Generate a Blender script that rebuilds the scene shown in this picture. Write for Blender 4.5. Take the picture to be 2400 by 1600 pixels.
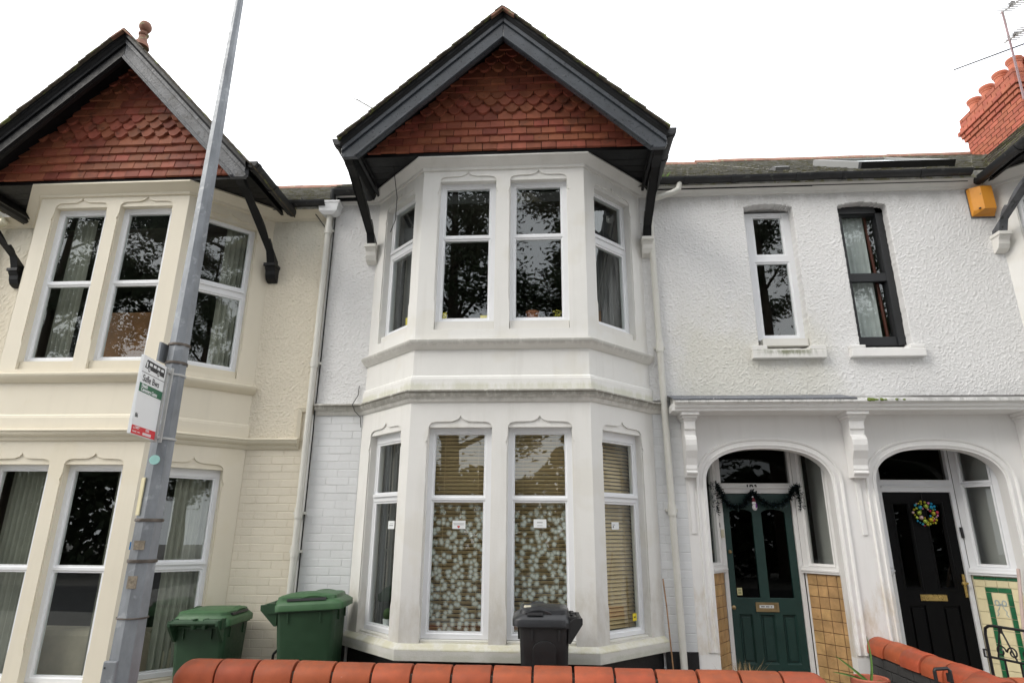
import bpy, bmesh, math, random
from mathutils import Vector, Matrix, noise
from mathutils.geometry import tessellate_polygon
random.seed(11)
sc = bpy.context.scene
for o in list(bpy.data.objects):
    bpy.data.objects.remove(o)
rad = math.radians

# ------------------------------------------------------------------ camera
cam = bpy.data.cameras.new("camera")
co = bpy.data.objects.new("camera", cam)
sc.collection.objects.link(co)
cam.sensor_width = 36.0
cam.lens = 21.596
cam.clip_start = 0.05
cam.clip_end = 900
_r = Vector((0.9978520, 0.0650626, 0.0076272))
_u = Vector((0.0117978, -0.2930149, 0.9560350))
_f = Vector((-0.0644369, 0.9538916, 0.2931531))
M = Matrix((( _r.x, _u.x, -_f.x, 0.0), (_r.y, _u.y, -_f.y, -6.0965), (_r.z, _u.z, -_f.z, 1.64), (0, 0, 0, 1)))
co.matrix_world = M
sc.camera = co

# ------------------------------------------------------------------ sky, sun, exposure
SUN_EL, SUN_AZ = rad(40), rad(-57)          # azimuth measured from -Y (street side) towards -X
world = bpy.data.worlds.new("World")
sc.world = world
world.use_nodes = True
wn, wl = world.node_tree.nodes, world.node_tree.links
wn.clear()
sky = wn.new('ShaderNodeTexSky')
sky.sky_type = 'NISHITA'
sky.sun_disc = False
sky.sun_elevation = SUN_EL
sky.sun_rotation = rad(180) - SUN_AZ
sky.air_density = 1.0
sky.dust_density = 4.0
sky.ozone_density = 1.0
hs = wn.new('ShaderNodeHueSaturation')
hs.inputs['Saturation'].default_value = 0.35
tc = wn.new('ShaderNodeTexCoord')
nz = wn.new('ShaderNodeTexNoise')
nz.inputs['Scale'].default_value = 2.2
nz.inputs['Detail'].default_value = 6
cr = wn.new('ShaderNodeValToRGB')
cr.color_ramp.elements[0].position = 0.30
cr.color_ramp.elements[0].color = (15.2, 15.8, 16.8, 1)
cr.color_ramp.elements[1].position = 0.62
cr.color_ramp.elements[1].color = (17.8, 17.8, 17.9, 1)
mx = wn.new('ShaderNodeMix')
mx.data_type = 'RGBA'
mx.inputs[0].default_value = 0.82
bg = wn.new('ShaderNodeBackground')
bg.inputs['Strength'].default_value = 0.122
wo = wn.new('ShaderNodeOutputWorld')
wl.new(sky.outputs[0], hs.inputs['Color'])
wl.new(tc.outputs['Generated'], nz.inputs['Vector'])
wl.new(nz.outputs['Fac'], cr.inputs[0])
wl.new(hs.outputs[0], mx.inputs[6])
wl.new(cr.outputs[0], mx.inputs[7])
wl.new(mx.outputs[2], bg.inputs['Color'])
wl.new(bg.outputs[0], wo.inputs['Surface'])

sl = bpy.data.lights.new("sun", 'SUN')
sl.energy = 1.5
sl.angle = rad(28)
sl.color = (1.0, 0.95, 0.86)
so = bpy.data.objects.new("sun", sl)
sc.collection.objects.link(so)
d = Vector((math.sin(SUN_AZ) * math.cos(SUN_EL), -math.cos(SUN_AZ) * math.cos(SUN_EL), math.sin(SUN_EL)))
so.rotation_euler = d.to_track_quat('Z', 'Y').to_euler()
so.location = d * 60

vs = sc.view_settings
vs.view_transform = 'Standard'
vs.look = 'None'
vs.exposure = 0.2
vs.gamma = 1.0
vs.use_curve_mapping = False
sc.render.film_transparent = False
sc.cycles.max_bounces = 8
sc.cycles.transparent_max_bounces = 16

# ------------------------------------------------------------------ mesh helpers
ORG = {}


class MB:
    def __init__(s):
        s.v = []
        s.f = []

    def add(s, vs, fs):
        n = len(s.v)
        s.v += [tuple(p) for p in vs]
        s.f += [tuple(i + n for i in f) for f in fs]
        return s

    def box(s, x0, x1, y0, y1, z0, z1):
        return s.add([(x0, y0, z0), (x1, y0, z0), (x1, y1, z0), (x0, y1, z0), (x0, y0, z1), (x1, y0, z1), (x1, y1, z1), (x0, y1, z1)],
                     [(0, 3, 2, 1), (4, 5, 6, 7), (0, 1, 5, 4), (1, 2, 6, 5), (2, 3, 7, 6), (3, 0, 4, 7)])

    def loft(s, rings, cap=True, close=True):
        n = len(rings[0])
        b = len(s.v)
        for r in rings:
            s.v += [tuple(p) for p in r]
        for i in range(len(rings) - 1):
            for j in range(n if close else n - 1):
                k = (j + 1) % n
                s.f.append((b + i * n + j, b + i * n + k, b + (i + 1) * n + k, b + (i + 1) * n + j))
        if cap:
            s.f.append(tuple(b + j for j in range(n))[::-1])
            s.f.append(tuple(b + (len(rings) - 1) * n + j for j in range(n)))
        return s

    def tube(s, pts, r, n=8, cap=True):
        pts = [Vector(p) for p in pts]
        rings = []
        up = None
        for i, p in enumerate(pts):
            t = (pts[min(i + 1, len(pts) - 1)] - pts[max(i - 1, 0)]).normalized()
            if up is None:
                a = Vector((0, 0, 1)) if abs(t.z) < 0.9 else Vector((1, 0, 0))
                up = t.cross(a).normalized()
            else:
                up = (up - t * up.dot(t)).normalized()
            w = t.cross(up)
            rr = r[i] if isinstance(r, (list, tuple)) else r
            rings.append([p + (up * math.cos(2 * math.pi * k / n) + w * math.sin(2 * math.pi * k / n)) * rr for k in range(n)])
        return s.loft(rings, cap)

    def lathe(s, c, prof, n=16, cap=True):
        c = Vector(c)
        return s.loft([[c + Vector((r * math.cos(2 * math.pi * k / n), r * math.sin(2 * math.pi * k / n), z)) for k in range(n)] for r, z in prof], cap)

    def plate(s, fr, outer, holes=(), n0=0.0, n1=-0.1):
        O, U, W, N = fr
        loops = [list(outer)] + [list(h) for h in holes]
        flat = [p for l in loops for p in l]
        tri = tessellate_polygon([[Vector((p[0], p[1], 0)) for p in l] for l in loops])
        b = len(s.v)
        m = len(flat)
        for nn in (n0, n1):
            s.v += [tuple(O + U * p[0] + W * p[1] + N * nn) for p in flat]
        for t in tri:
            s.f.append((b + t[0], b + t[1], b + t[2]))
            s.f.append((b + m + t[2], b + m + t[1], b + m + t[0]))
        k = 0
        for l in loops:
            for j in range(len(l)):
                a, c = k + j, k + (j + 1) % len(l)
                s.f.append((b + a, b + c, b + m + c, b + m + a))
            k += len(l)
        return s

    def sweep(s, path, prof, cap=True):
        """profile (out, z) swept along a plan polyline running left to right; out is towards the street"""
        P = [Vector((p[0], p[1])) for p in path]
        rings = []
        for i, p in enumerate(P):
            d1 = (P[i] - P[i - 1]).normalized() if i > 0 else None
            d2 = (P[i + 1] - P[i]).normalized() if i < len(P) - 1 else None
            d1 = d1 or d2
            d2 = d2 or d1
            n1 = Vector((d1.y, -d1.x))
            n2 = Vector((d2.y, -d2.x))
            m = (n1 + n2).normalized()
            m = m / max(0.3, m.dot(n1))
            rings.append([(p.x + m.x * o, p.y + m.y * o, z) for o, z in prof])
        return s.loft(rings, cap)

    def ribbon(s, fr, path, prof, closed=False, cap=True):
        """profile (side, out) swept along a polyline lying in the plane of fr"""
        O, U, W, N = fr
        P = [Vector((p[0], p[1])) for p in path]
        n = len(P)
        rings = []
        for i in range(n):
            d1 = (P[i] - P[i - 1]).normalized() if (i > 0 or closed) else None
            d2 = (P[(i + 1) % n] - P[i]).normalized() if (i < n - 1 or closed) else None
            d1 = d1 or d2
            d2 = d2 or d1
            a = Vector((-d1.y, d1.x))
            b = Vector((-d2.y, d2.x))
            m = (a + b)
            m = m.normalized() if m.length > 1e-6 else a
            m = m / max(0.35, m.dot(a))
            rings.append([O + U * (P[i].x + m.x * q) + W * (P[i].y + m.y * q) + N * k for q, k in prof])
        if closed:
            rings.append(rings[0])
            cap = False
        return s.loft(rings, cap)

    def sphere(s, c, r, n=10, m=7, sq=(1, 1, 1)):
        c = Vector(c)
        rings = []
        for i in range(m + 1):
            a = math.pi * i / m
            rr = max(1e-4, math.sin(a)) * r
            rings.append([c + Vector((rr * math.cos(2 * math.pi * k / n) * sq[0], rr * math.sin(2 * math.pi * k / n) * sq[1], -r * math.cos(a) * sq[2])) for k in range(n)])
        return s.loft(rings, True)

    def mesh(s, name, origin=Vector((0, 0, 0)), smooth=False):
        me = bpy.data.meshes.new(name)
        me.from_pydata([(p[0] - origin.x, p[1] - origin.y, p[2] - origin.z) for p in s.v], [], s.f)
        bm = bmesh.new()
        bm.from_mesh(me)
        bmesh.ops.recalc_face_normals(bm, faces=bm.faces)
        bm.to_mesh(me)
        bm.free()
        if smooth:
            me.polygons.foreach_set('use_smooth', [True] * len(me.polygons))
            me.set_sharp_from_angle(angle=rad(38))
        return me

    def build(s, name, mt, parent=None, smooth=False, label=None, kind=None, cat=None, group=None, bevel=0):
        org = ORG.get(parent.name, Vector((0, 0, 0))) if parent else None
        if org is None:                      # top-level mesh: put the origin at its base
            xs = [p[0] for p in s.v]
            ys = [p[1] for p in s.v]
            org = Vector(((min(xs) + max(xs)) / 2, (min(ys) + max(ys)) / 2, min(p[2] for p in s.v)))
            if kind == 'structure':
                org = Vector((0, 0, 0))
        me = s.mesh(name, org, smooth)
        me.materials.append(mt)
        o = bpy.data.objects.new(name, me)
        sc.collection.objects.link(o)
        if parent:
            o.parent = parent
        else:
            o.location = org
        ORG[o.name] = org
        tagset(o, label, cat, group, kind)
        if bevel:
            m = o.modifiers.new('bevel', 'BEVEL')
            m.width = bevel
            m.segments = 2
            m.limit_method = 'ANGLE'
            m.angle_limit = rad(40)
        return o


def tagset(o, label=None, cat=None, group=None, kind=None):
    if label: o['label'] = label
    if cat: o['category'] = cat
    if group: o['group'] = group
    if kind: o['kind'] = kind


def thing(name, label, cat, loc=(0, 0, 0), group=None):
    o = bpy.data.objects.new(name, None)
    o.empty_display_size = 0.1
    sc.collection.objects.link(o)
    o.location = loc
    ORG[o.name] = Vector(loc)
    tagset(o, label, cat, group)
    return o


def piece(name, me, parent, mtx, label=None):
    """an object sharing mesh data, placed with a world matrix under its parent"""
    o = bpy.data.objects.new(name, me)
    sc.collection.objects.link(o)
    o.parent = parent
    org = ORG[parent.name]
    m = mtx.copy()
    m.translation = m.translation - org
    o.matrix_basis = m
    return o


def rect(x0, x1, z0, z1):
    return [(x0, z0), (x1, z0), (x1, z1), (x0, z1)]


X, Y, Z = Vector((1, 0, 0)), Vector((0, 1, 0)), Vector((0, 0, 1))


def wallfr(y, x=0.0):
    return (Vector((x, y, 0)), X, Z, -Y)


def text_mb(body, size, fr, x, z, n, depth=0.002, bold=0.0, align='CENTER', shear=0):
    cu = bpy.data.curves.new('lettering', 'FONT')
    cu.body = body
    cu.size = size
    cu.extrude = depth
    cu.offset = bold
    cu.align_x = align
    cu.align_y = 'CENTER'
    cu.resolution_u = 3
    ob = bpy.data.objects.new('lettering', cu)
    sc.collection.objects.link(ob)
    me = bpy.data.meshes.new_from_object(ob.evaluated_get(bpy.context.evaluated_depsgraph_get()))
    O, U, W, N = fr
    mb = MB()
    mb.add([O + U * (x + v.co.x) + W * (z + v.co.y) + N * (n + v.co.z) for v in me.vertices], [tuple(p.vertices) for p in me.polygons])
    bpy.data.objects.remove(ob)
    bpy.data.meshes.remove(me)
    bpy.data.curves.remove(cu)
    return mb


# ------------------------------------------------------------------ materials
def mat(name, col, rough=0.6, vary=0.06, vscale=1.5, bump=0.0, bscale=60, bdist=0.004, streak=0.0, stains=(), objvar=0.0, metal=0.0, spec=0.5, speck=None, vstretch=1.0, coat=0.0):
    m = bpy.data.materials.new(name)
    m.use_nodes = True
    N, L = m.node_tree.nodes, m.node_tree.links
    b = N['Principled BSDF']
    b.inputs['Roughness'].default_value = rough
    b.inputs['Metallic'].default_value = metal
    b.inputs['Specular IOR Level'].default_value = spec
    b.inputs['Coat Weight'].default_value = coat
    geo = N.new('ShaderNodeNewGeometry')
    pos = geo.outputs['Position']

    def nt(scale, detail=4, stretch=1.0, rough_=0.6):
        mp = N.new('ShaderNodeMapping')
        mp.inputs['Scale'].default_value = (1, 1, stretch)
        L.new(pos, mp.inputs[0])
        t = N.new('ShaderNodeTexNoise')
        t.inputs['Scale'].default_value = scale
        t.inputs['Detail'].default_value = detail
        t.inputs['Roughness'].default_value = rough_
        L.new(mp.outputs[0], t.inputs['Vector'])
        return t.outputs['Fac']

    def mapr(src, a0, a1, b0, b1, smooth=False):
        r = N.new('ShaderNodeMapRange')
        if smooth: r.interpolation_type = 'SMOOTHSTEP'
        for i, v in enumerate((a0, a1, b0, b1)):
            r.inputs[i + 1].default_value = v
        L.new(src, r.inputs[0])
        return r.outputs[0]

    def math_(op, a, b_):
        q = N.new('ShaderNodeMath')
        q.operation = op
        for i, v in enumerate((a, b_)):
            if isinstance(v, (int, float)): q.inputs[i].default_value = v
            else: L.new(v, q.inputs[i])
        return q.outputs[0]

    def mixc(fac, a, c, mode='MIX'):
        q = N.new('ShaderNodeMix')
        q.data_type = 'RGBA'
        q.blend_type = mode
        if isinstance(fac, (int, float)): q.inputs[0].default_value = fac
        else: L.new(fac, q.inputs[0])
        for i, v in ((6, a), (7, c)):
            if isinstance(v, tuple): q.inputs[i].default_value = v
            else: L.new(v, q.inputs[i])
        return q.outputs[2]

    c4 = lambda c: (c[0], c[1], c[2], 1)
    lo = c4([x * (1 - vary * 1.6) for x in col])
    hi = c4([min(1, x * (1 + vary)) for x in col])
    out = mixc(mapr(nt(vscale, 6, vstretch), 0.3, 0.7, 0, 1), lo, hi)
    if objvar:
        oi = N.new('ShaderNodeObjectInfo')
        hv = N.new('ShaderNodeHueSaturation')
        L.new(mapr(oi.outputs['Random'], 0, 1, 1 - objvar, 1 + objvar * 0.7), hv.inputs['Value'])
        L.new(mapr(math_('FRACT', math_('MULTIPLY', oi.outputs['Random'], 7.31), 0.0), 0, 1, 0.5 - objvar * 0.03, 0.5 + objvar * 0.04), hv.inputs['Hue'])
        L.new(out, hv.inputs['Color'])
        out = hv.outputs[0]
    if streak:
        st = mapr(nt(9, 5, 0.09), 0.52, 0.78, 0, streak)
        out = mixc(st, out, (0.30, 0.28, 0.22, 1))
    for s in stains:
        # (z_full, z_zero, colour, strength, threshold, noise scale, stretch)
        zf, zz, sc_, strength, th, ns, sr = s[:7]
        sx = N.new('ShaderNodeSeparateXYZ')
        L.new(pos, sx.inputs[0])
        mk = mapr(sx.outputs[2], min(zf, zz), max(zf, zz), 1 if zf < zz else 0, 0 if zf < zz else 1, True)
        # nothing past the full end
        edge = mapr(sx.outputs[2], zf - 0.012, zf, 0, 1) if zf < zz else mapr(sx.outputs[2], zf, zf + 0.012, 1, 0)
        mk = math_('MULTIPLY', math_('MINIMUM', math_('MULTIPLY', mk, 1.6), 1.0), edge)
        if len(s) > 7:
            mk = math_('MULTIPLY', mk, math_('MULTIPLY', mapr(sx.outputs[0], s[7] - 0.25, s[7] + 0.1, 0, 1), mapr(sx.outputs[0], s[8] - 0.1, s[8] + 0.25, 1, 0)))
        nn = mapr(math_('ADD', nt(ns, 6, sr, 0.7), math_('MULTIPLY', mk, 0.25)), th, th + 0.22, 0, strength)
        out = mixc(math_('MULTIPLY', nn, math_('POWER', mk, 0.6)), out, c4(sc_))
    if speck:
        sp = mapr(nt(speck[1], 3), speck[2], speck[2] + 0.06, 0, speck[3])
        out = mixc(sp, out, c4(speck[0]))
    L.new(out, b.inputs['Base Color'])
    rn = mapr(nt(vscale * 4), 0.3, 0.7, max(0, rough - 0.08), min(1, rough + 0.08))
    L.new(rn, b.inputs['Roughness'])
    if bump:
        bp = N.new('ShaderNodeBump')
        bp.inputs['Strength'].default_value = bump
        bp.inputs['Distance'].default_value = bdist
        L.new(nt(bscale, 5, 1, 0.65), bp.inputs['Height'])
        L.new(bp.outputs[0], b.inputs['Normal'])
    return m


def glass_mat(name, tint=(0.86, 0.90, 0.88), refl=1.0, base=0.05):
    m = bpy.data.materials.new(name)
    m.use_nodes = True
    N, L = m.node_tree.nodes, m.node_tree.links
    N.clear()
    o = N.new('ShaderNodeOutputMaterial')
    tr = N.new('ShaderNodeBsdfTransparent')
    tr.inputs[0].default_value = (*tint, 1)
    gl = N.new('ShaderNodeBsdfGlossy')
    gl.inputs['Roughness'].default_value = 0.004
    gl.inputs['Color'].default_value = (0.95, 1.0, 1.0, 1)
    g0 = N.new('ShaderNodeNewGeometry')
    dt = N.new('ShaderNodeVectorMath')
    dt.operation = 'DOT_PRODUCT'
    L.new(g0.outputs['Normal'], dt.inputs[0])
    L.new(g0.outputs['Incoming'], dt.inputs[1])

    def mth(op, a_, b_):
        q = N.new('ShaderNodeMath')
        q.operation = op
        for i, v in enumerate((a_, b_)):
            if isinstance(v, (int, float)): q.inputs[i].default_value = v
            else: L.new(v, q.inputs[i])
        return q.outputs[0]
    f0 = base
    om = mth('SUBTRACT', 1.0, mth('ABSOLUTE', dt.outputs['Value'], 0.0))
    ma = N.new('ShaderNodeMath')
    ma.operation = 'MULTIPLY_ADD'
    ma.use_clamp = True
    ma.inputs[1].default_value = 0.9 * refl
    ma.inputs[2].default_value = f0
    fr = mth('POWER', om, 4.0)
    geo = N.new('ShaderNodeNewGeometry')
    tx = N.new('ShaderNodeTexNoise')
    tx.inputs['Scale'].default_value = 2.6
    tx.inputs['Detail'].default_value = 1.0
    L.new(geo.outputs['Position'], tx.inputs['Vector'])
    bp = N.new('ShaderNodeBump')
    bp.inputs['Strength'].default_value = 0.03
    bp.inputs['Distance'].default_value = 0.012
    L.new(tx.outputs['Fac'], bp.inputs['Height'])
    L.new(bp.outputs[0], gl.inputs['Normal'])
    mi = N.new('ShaderNodeMixShader')
    L.new(fr, ma.inputs[0])
    L.new(ma.outputs[0], mi.inputs[0])
    L.new(tr.outputs[0], mi.inputs[1])
    L.new(gl.outputs[0], mi.inputs[2])
    L.new(mi.outputs[0], o.inputs[0])
    return m


ALG = (0.30, 0.32, 0.14)
DIRT = (0.16, 0.15, 0.12)
Mw = mat('white_render', (0.74, 0.73, 0.70), 0.65, 0.035, 1.2, 0.3, 70, 0.003, 0.17, speck=((0.62, 0.58, 0.48), 1.6, 0.55, 0.22),
         stains=((2.85, 2.97, (0.42, 0.42, 0.26), 0.45, 0.58, 10, 0.25), (0.72, 1.5, (0.5, 0.46, 0.38), 0.5, 0.62, 6, 0.5)))
Mtrim = mat('white_moulding', (0.71, 0.695, 0.655), 0.6, 0.03, 2, 0.2, 80, 0.002, 0.12,
            stains=((2.848, 2.775, DIRT, 0.75, 0.50, 22, 0.15), (3.331, 3.26, DIRT, 0.35, 0.5, 22, 0.15), (2.84, 2.70, DIRT, 0.3, 0.6, 14, 0.2)))
Mcorn = mat('white_cornice', (0.70, 0.69, 0.66), 0.65, 0.04, 2, 0.3, 60, 0.003, 0.15)
Msill = mat('mossy_sill', (0.68, 0.67, 0.615), 0.75, 0.06, 4, 0.5, 70, 0.004, 0.1,
            stains=((0.706, 0.80, (0.46, 0.43, 0.24), 0.55, 0.60, 8, 1), (0.62, 0.71, (0.45, 0.46, 0.36), 0.5, 0.56, 5, 1)))
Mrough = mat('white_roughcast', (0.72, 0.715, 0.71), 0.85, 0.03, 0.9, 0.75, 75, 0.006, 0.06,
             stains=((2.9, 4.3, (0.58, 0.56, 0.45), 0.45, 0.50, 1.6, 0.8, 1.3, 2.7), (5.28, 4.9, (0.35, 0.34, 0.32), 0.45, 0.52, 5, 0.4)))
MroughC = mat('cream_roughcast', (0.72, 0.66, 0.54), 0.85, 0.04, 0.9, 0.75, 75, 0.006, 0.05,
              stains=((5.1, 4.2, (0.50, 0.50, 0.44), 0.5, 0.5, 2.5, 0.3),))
Mbrick = mat('white_painted_brick', (0.70, 0.71, 0.715), 0.55, 0.03, 2, 0.5, 45, 0.004, 0.08, objvar=0.03)
MbrickC = mat('cream_painted_brick', (0.72, 0.66, 0.54), 0.55, 0.03, 2, 0.5, 45, 0.004, 0.05, objvar=0.03)
Mjoint = mat('painted_joint', (0.69, 0.695, 0.70), 0.7, 0.06, 6)
MjointC = mat('cream_joint', (0.71, 0.65, 0.53), 0.7, 0.06, 6)
Mcream = mat('cream_render', (0.74, 0.68, 0.555), 0.5, 0.025, 1.1, 0.15, 60, 0.002, 0.08, speck=((0.68, 0.60, 0.42), 1.6, 0.56, 0.2))
McreamT = mat('cream_moulding', (0.71, 0.65, 0.52), 0.5, 0.03, 2, 0.1, 60, 0.002, 0.06)
Mporch = mat('porch_render', (0.80, 0.79, 0.775), 0.6, 0.03, 1.3, 0.15, 70, 0.002, 0.10,
             stains=((0.6, 1.7, (0.55, 0.46, 0.34), 0.7, 0.70, 7, 0.35),))
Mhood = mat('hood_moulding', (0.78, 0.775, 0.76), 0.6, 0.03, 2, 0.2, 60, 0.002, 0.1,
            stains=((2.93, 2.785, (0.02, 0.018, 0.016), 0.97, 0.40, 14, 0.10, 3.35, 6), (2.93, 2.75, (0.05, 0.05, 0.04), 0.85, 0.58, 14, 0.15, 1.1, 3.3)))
Mlead = mat('lead_flashing', (0.13, 0.14, 0.16), 0.5, 0.25, 6, 0.2, 40, 0.003, speck=((0.55, 0.55, 0.55), 40, 0.62, 0.7))
Mupvc = mat('white_upvc', (0.78, 0.79, 0.81), 0.42, 0.01, 3, 0)
Mupvco = mat('old_white_joinery', (0.80, 0.79, 0.775), 0.4, 0.03, 3, 0.1, 60, 0.002, 0.05)
Mblackp = mat('black_gloss_paint', (0.006, 0.0065, 0.0075), 0.45, 0.3, 6, 0.25, 40, 0.003, spec=0.3)
Mbarge = mat('dark_bargeboard_paint', (0.045, 0.052, 0.062), 0.32, 0.2, 7, 0.5, 30, 0.004, speck=((0.14, 0.14, 0.14), 22, 0.68, 0.6))
Mbargo = mat('weathered_bargeboard_paint', (0.10, 0.105, 0.115), 0.5, 0.3, 9, 0.9, 35, 0.006, speck=((0.02, 0.02, 0.02), 16, 0.58, 0.8))
Mtar = mat('black_plinth_paint', (0.012, 0.012, 0.013), 0.5, 0.3, 6, 0.5, 50, 0.005)
Mtile = mat('terracotta_tile', (0.29, 0.088, 0.053), 0.66, 0.14, 9, 0.3, 90, 0.002, objvar=0.26, spec=0.3, speck=((0.12, 0.05, 0.035), 7, 0.60, 0.55))
Mtiled = mat('old_roof_tile', (0.085, 0.07, 0.05), 0.85, 0.35, 14, 0.7, 60, 0.006, speck=((0.17, 0.19, 0.06), 12, 0.56, 0.8))
Mridge = mat('ridge_tile_clay', (0.25, 0.12, 0.08), 0.8, 0.2, 8, 0.4, 60, 0.004, speck=((0.25, 0.26, 0.14), 14, 0.58, 0.7))
Mslate = mat('mossy_slate', (0.27, 0.265, 0.24), 0.75, 0.3, 9, 0.6, 50, 0.006, speck=((0.16, 0.15, 0.07), 16, 0.52, 0.85))
Mcoping = mat('orange_coping_brick', (0.37, 0.080, 0.035), 0.6, 0.13, 9, 0.25, 80, 0.002, objvar=0.14, speck=((0.75, 0.65, 0.55), 26, 0.735, 0.7), stains=((0.76, 0.70, (0.20, 0.07, 0.04), 0.5, 0.58, 16, 1),), spec=0.3)
Mredb = mat('red_brick', (0.50, 0.12, 0.055), 0.75, 0.15, 9, 0.3, 70, 0.003, objvar=0.15)
Mchimb = mat('chimney_brick', (0.38, 0.105, 0.060), 0.8, 0.12, 6, 0.3, 60, 0.003, objvar=0.14)
Mmortar = mat('dark_mortar', (0.10, 0.085, 0.07), 0.9, 0.2, 20, 0.5, 90, 0.004)
Mpot = mat('clay_pot', (0.48, 0.14, 0.075), 0.7, 0.08, 6, 0.1, 50, 0.002)
Mgut = mat('black_gutter', (0.018, 0.019, 0.021), 0.45, 0.3, 5, 0.2, 30, 0.003, speck=((0.09, 0.09, 0.08), 14, 0.62, 0.5))
Mpipe = mat('cream_downpipe', (0.66, 0.65, 0.60), 0.45, 0.04, 3, 0, streak=0.12)
Msteel = mat('galvanised_steel', (0.24, 0.255, 0.275), 0.5, 0.2, 7, 0.15, 30, 0.002, metal=0.3, streak=0.08, speck=((0.42, 0.44, 0.46), 9, 0.60, 0.4), vstretch=0.4)
Mstrap = mat('rusty_strap', (0.12, 0.10, 0.085), 0.5, 0.3, 14, metal=0.5)
Mgbin = mat('green_plastic', (0.022, 0.058, 0.027), 0.5, 0.10, 5, 0.15, 200, 0.001, spec=0.4)
Mgbinl = mat('green_plastic_lid', (0.048, 0.118, 0.050), 0.48, 0.12, 5, 0.15, 200, 0.001, spec=0.4)
Mbbin = mat('black_plastic', (0.010, 0.0105, 0.0115), 0.5, 0.1, 5, 0.1, 200, 0.001)
Mbbinl = mat('dark_grey_plastic_lid', (0.022, 0.023, 0.026), 0.36, 0.1, 5, 0.08, 200, 0.001)
Mgreen = mat('dark_green_paint', (0.012, 0.043, 0.037), 0.42, 0.10, 4, 0.15, 60, 0.002)
Mdblack = mat('black_door_skin', (0.003, 0.003, 0.0035), 0.4, 0.1, 4, 0.1, 120, 0.001, spec=0.15)
Mbrass = mat('brass', (0.62, 0.44, 0.16), 0.3, 0.1, 12, metal=0.9)
Mbrassd = mat('dull_brass', (0.36, 0.27, 0.14), 0.45, 0.15, 12, metal=0.7)
Mtan = mat('tan_glazed_tile', (0.50, 0.31, 0.14), 0.35, 0.2, 9, 0.1, 50, 0.002, objvar=0.10, speck=((0.34, 0.17, 0.06), 11, 0.64, 0.6))
Mgrout = mat('brown_grout', (0.10, 0.05, 0.025), 0.9)
Mtcream = mat('cream_glazed_tile', (0.74, 0.66, 0.42), 0.22, 0.05, 6, objvar=0.06)
Mtgreen = mat('green_glazed_tile', (0.015, 0.135, 0.055), 0.2, 0.2, 20, objvar=0.15, speck=((0.25, 0.4, 0.3), 60, 0.70, 0.7))
Miron = mat('black_iron', (0.012, 0.012, 0.013), 0.4, 0.2, 20)
Mblind = mat('timber_blind', (0.66, 0.49, 0.27), 0.5, 0.06, 5, objvar=0.06)
Mcurt = mat('grey_green_curtain', (0.36, 0.355, 0.30), 0.9, 0.08, 6, 0.1, 200, 0.001)
Mcurtd = mat('grey_curtain', (0.09, 0.09, 0.094), 0.9, 0.08, 6)
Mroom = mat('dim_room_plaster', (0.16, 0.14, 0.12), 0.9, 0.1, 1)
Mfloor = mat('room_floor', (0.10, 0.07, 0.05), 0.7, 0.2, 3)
Mheadb = mat('brown_wood', (0.32, 0.15, 0.06), 0.5, 0.2, 6)
Msofa = mat('beige_sofa_fabric', (0.55, 0.48, 0.37), 0.9, 0.08, 6, 0.2, 150, 0.001)
Mwhite = mat('white_enamel', (0.78, 0.79, 0.80), 0.35, 0.02, 3)
Mpaper = mat('white_card', (0.78, 0.80, 0.80), 0.7, 0.02, 3)
Mink = mat('black_ink', (0.02, 0.02, 0.022), 0.5)
Mgsign = mat('sign_green', (0.012, 0.12, 0.055), 0.4, 0.05)
Mrsign = mat('sign_red', (0.62, 0.025, 0.035), 0.4, 0.05)
Mredink = mat('red_ink', (0.6, 0.06, 0.04), 0.6)
Myellow = mat('yellow_card', (0.75, 0.60, 0.03), 0.6, 0.05)
Morange = mat('amber_alarm_plastic', (0.72, 0.30, 0.035), 0.4, 0.06, 5, speck=((0.15, 0.09, 0.04), 14, 0.68, 0.5))
Mgrey = mat('grey_plastic', (0.11, 0.11, 0.11), 0.5)
Mgreyl = mat('light_grey_metal', (0.42, 0.42, 0.41), 0.4, 0.1, 6)
Mleaf = mat('strap_leaf', (0.13, 0.26, 0.06), 0.45, 0.2, 20)
Mstraw = mat('dry_grass', (0.42, 0.29, 0.14), 0.9, 0.25, 30)
Mmoss = mat('moss', (0.16, 0.22, 0.04), 0.95, 0.4, 40, 1.0, 90, 0.01)
Mtuft = mat('gutter_grass', (0.16, 0.30, 0.05), 0.8, 0.25, 30)
Mtinsel = mat('dark_tinsel', (0.008, 0.02, 0.018), 0.3, 0.4, 60, metal=0.6, speck=((0.30, 0.45, 0.65), 70, 0.63, 0.9))  # pale blue specks are glints painted into the tinsel colour
Mcable = mat('black_cable', (0.015, 0.015, 0.015), 0.6)
Mcane = mat('bamboo', (0.35, 0.20, 0.10), 0.6, 0.2, 30)
Mbroom = mat('pale_pink_wood', (0.52, 0.40, 0.36), 0.6, 0.08, 12)
Mbark = mat('tree_bark', (0.06, 0.045, 0.03), 0.9, 0.3, 5, 0.6, 12, 0.03)
Mfol = mat('tree_foliage', (0.035, 0.055, 0.02), 0.7, 0.35, 3)
Mhedge = mat('hedge_foliage', (0.03, 0.05, 0.02), 0.7, 0.35, 3)
Mground = mat('asphalt_yard', (0.20, 0.19, 0.175), 0.9, 0.15, 3, 0.5, 90, 0.004)
Mpave = mat('pavement_slab', (0.28, 0.27, 0.25), 0.85, 0.1, 2, 0.4, 80, 0.003)
Mroad = mat('asphalt_road', (0.06, 0.06, 0.062), 0.85, 0.15, 4, 0.5, 120, 0.004)
Mkerb = mat('kerb_stone', (0.32, 0.31, 0.29), 0.8, 0.1, 4, 0.4, 80, 0.003)
Mteal = mat('pale_teal_sticker', (0.35, 0.62, 0.58), 0.5, 0.08, 14)
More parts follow.
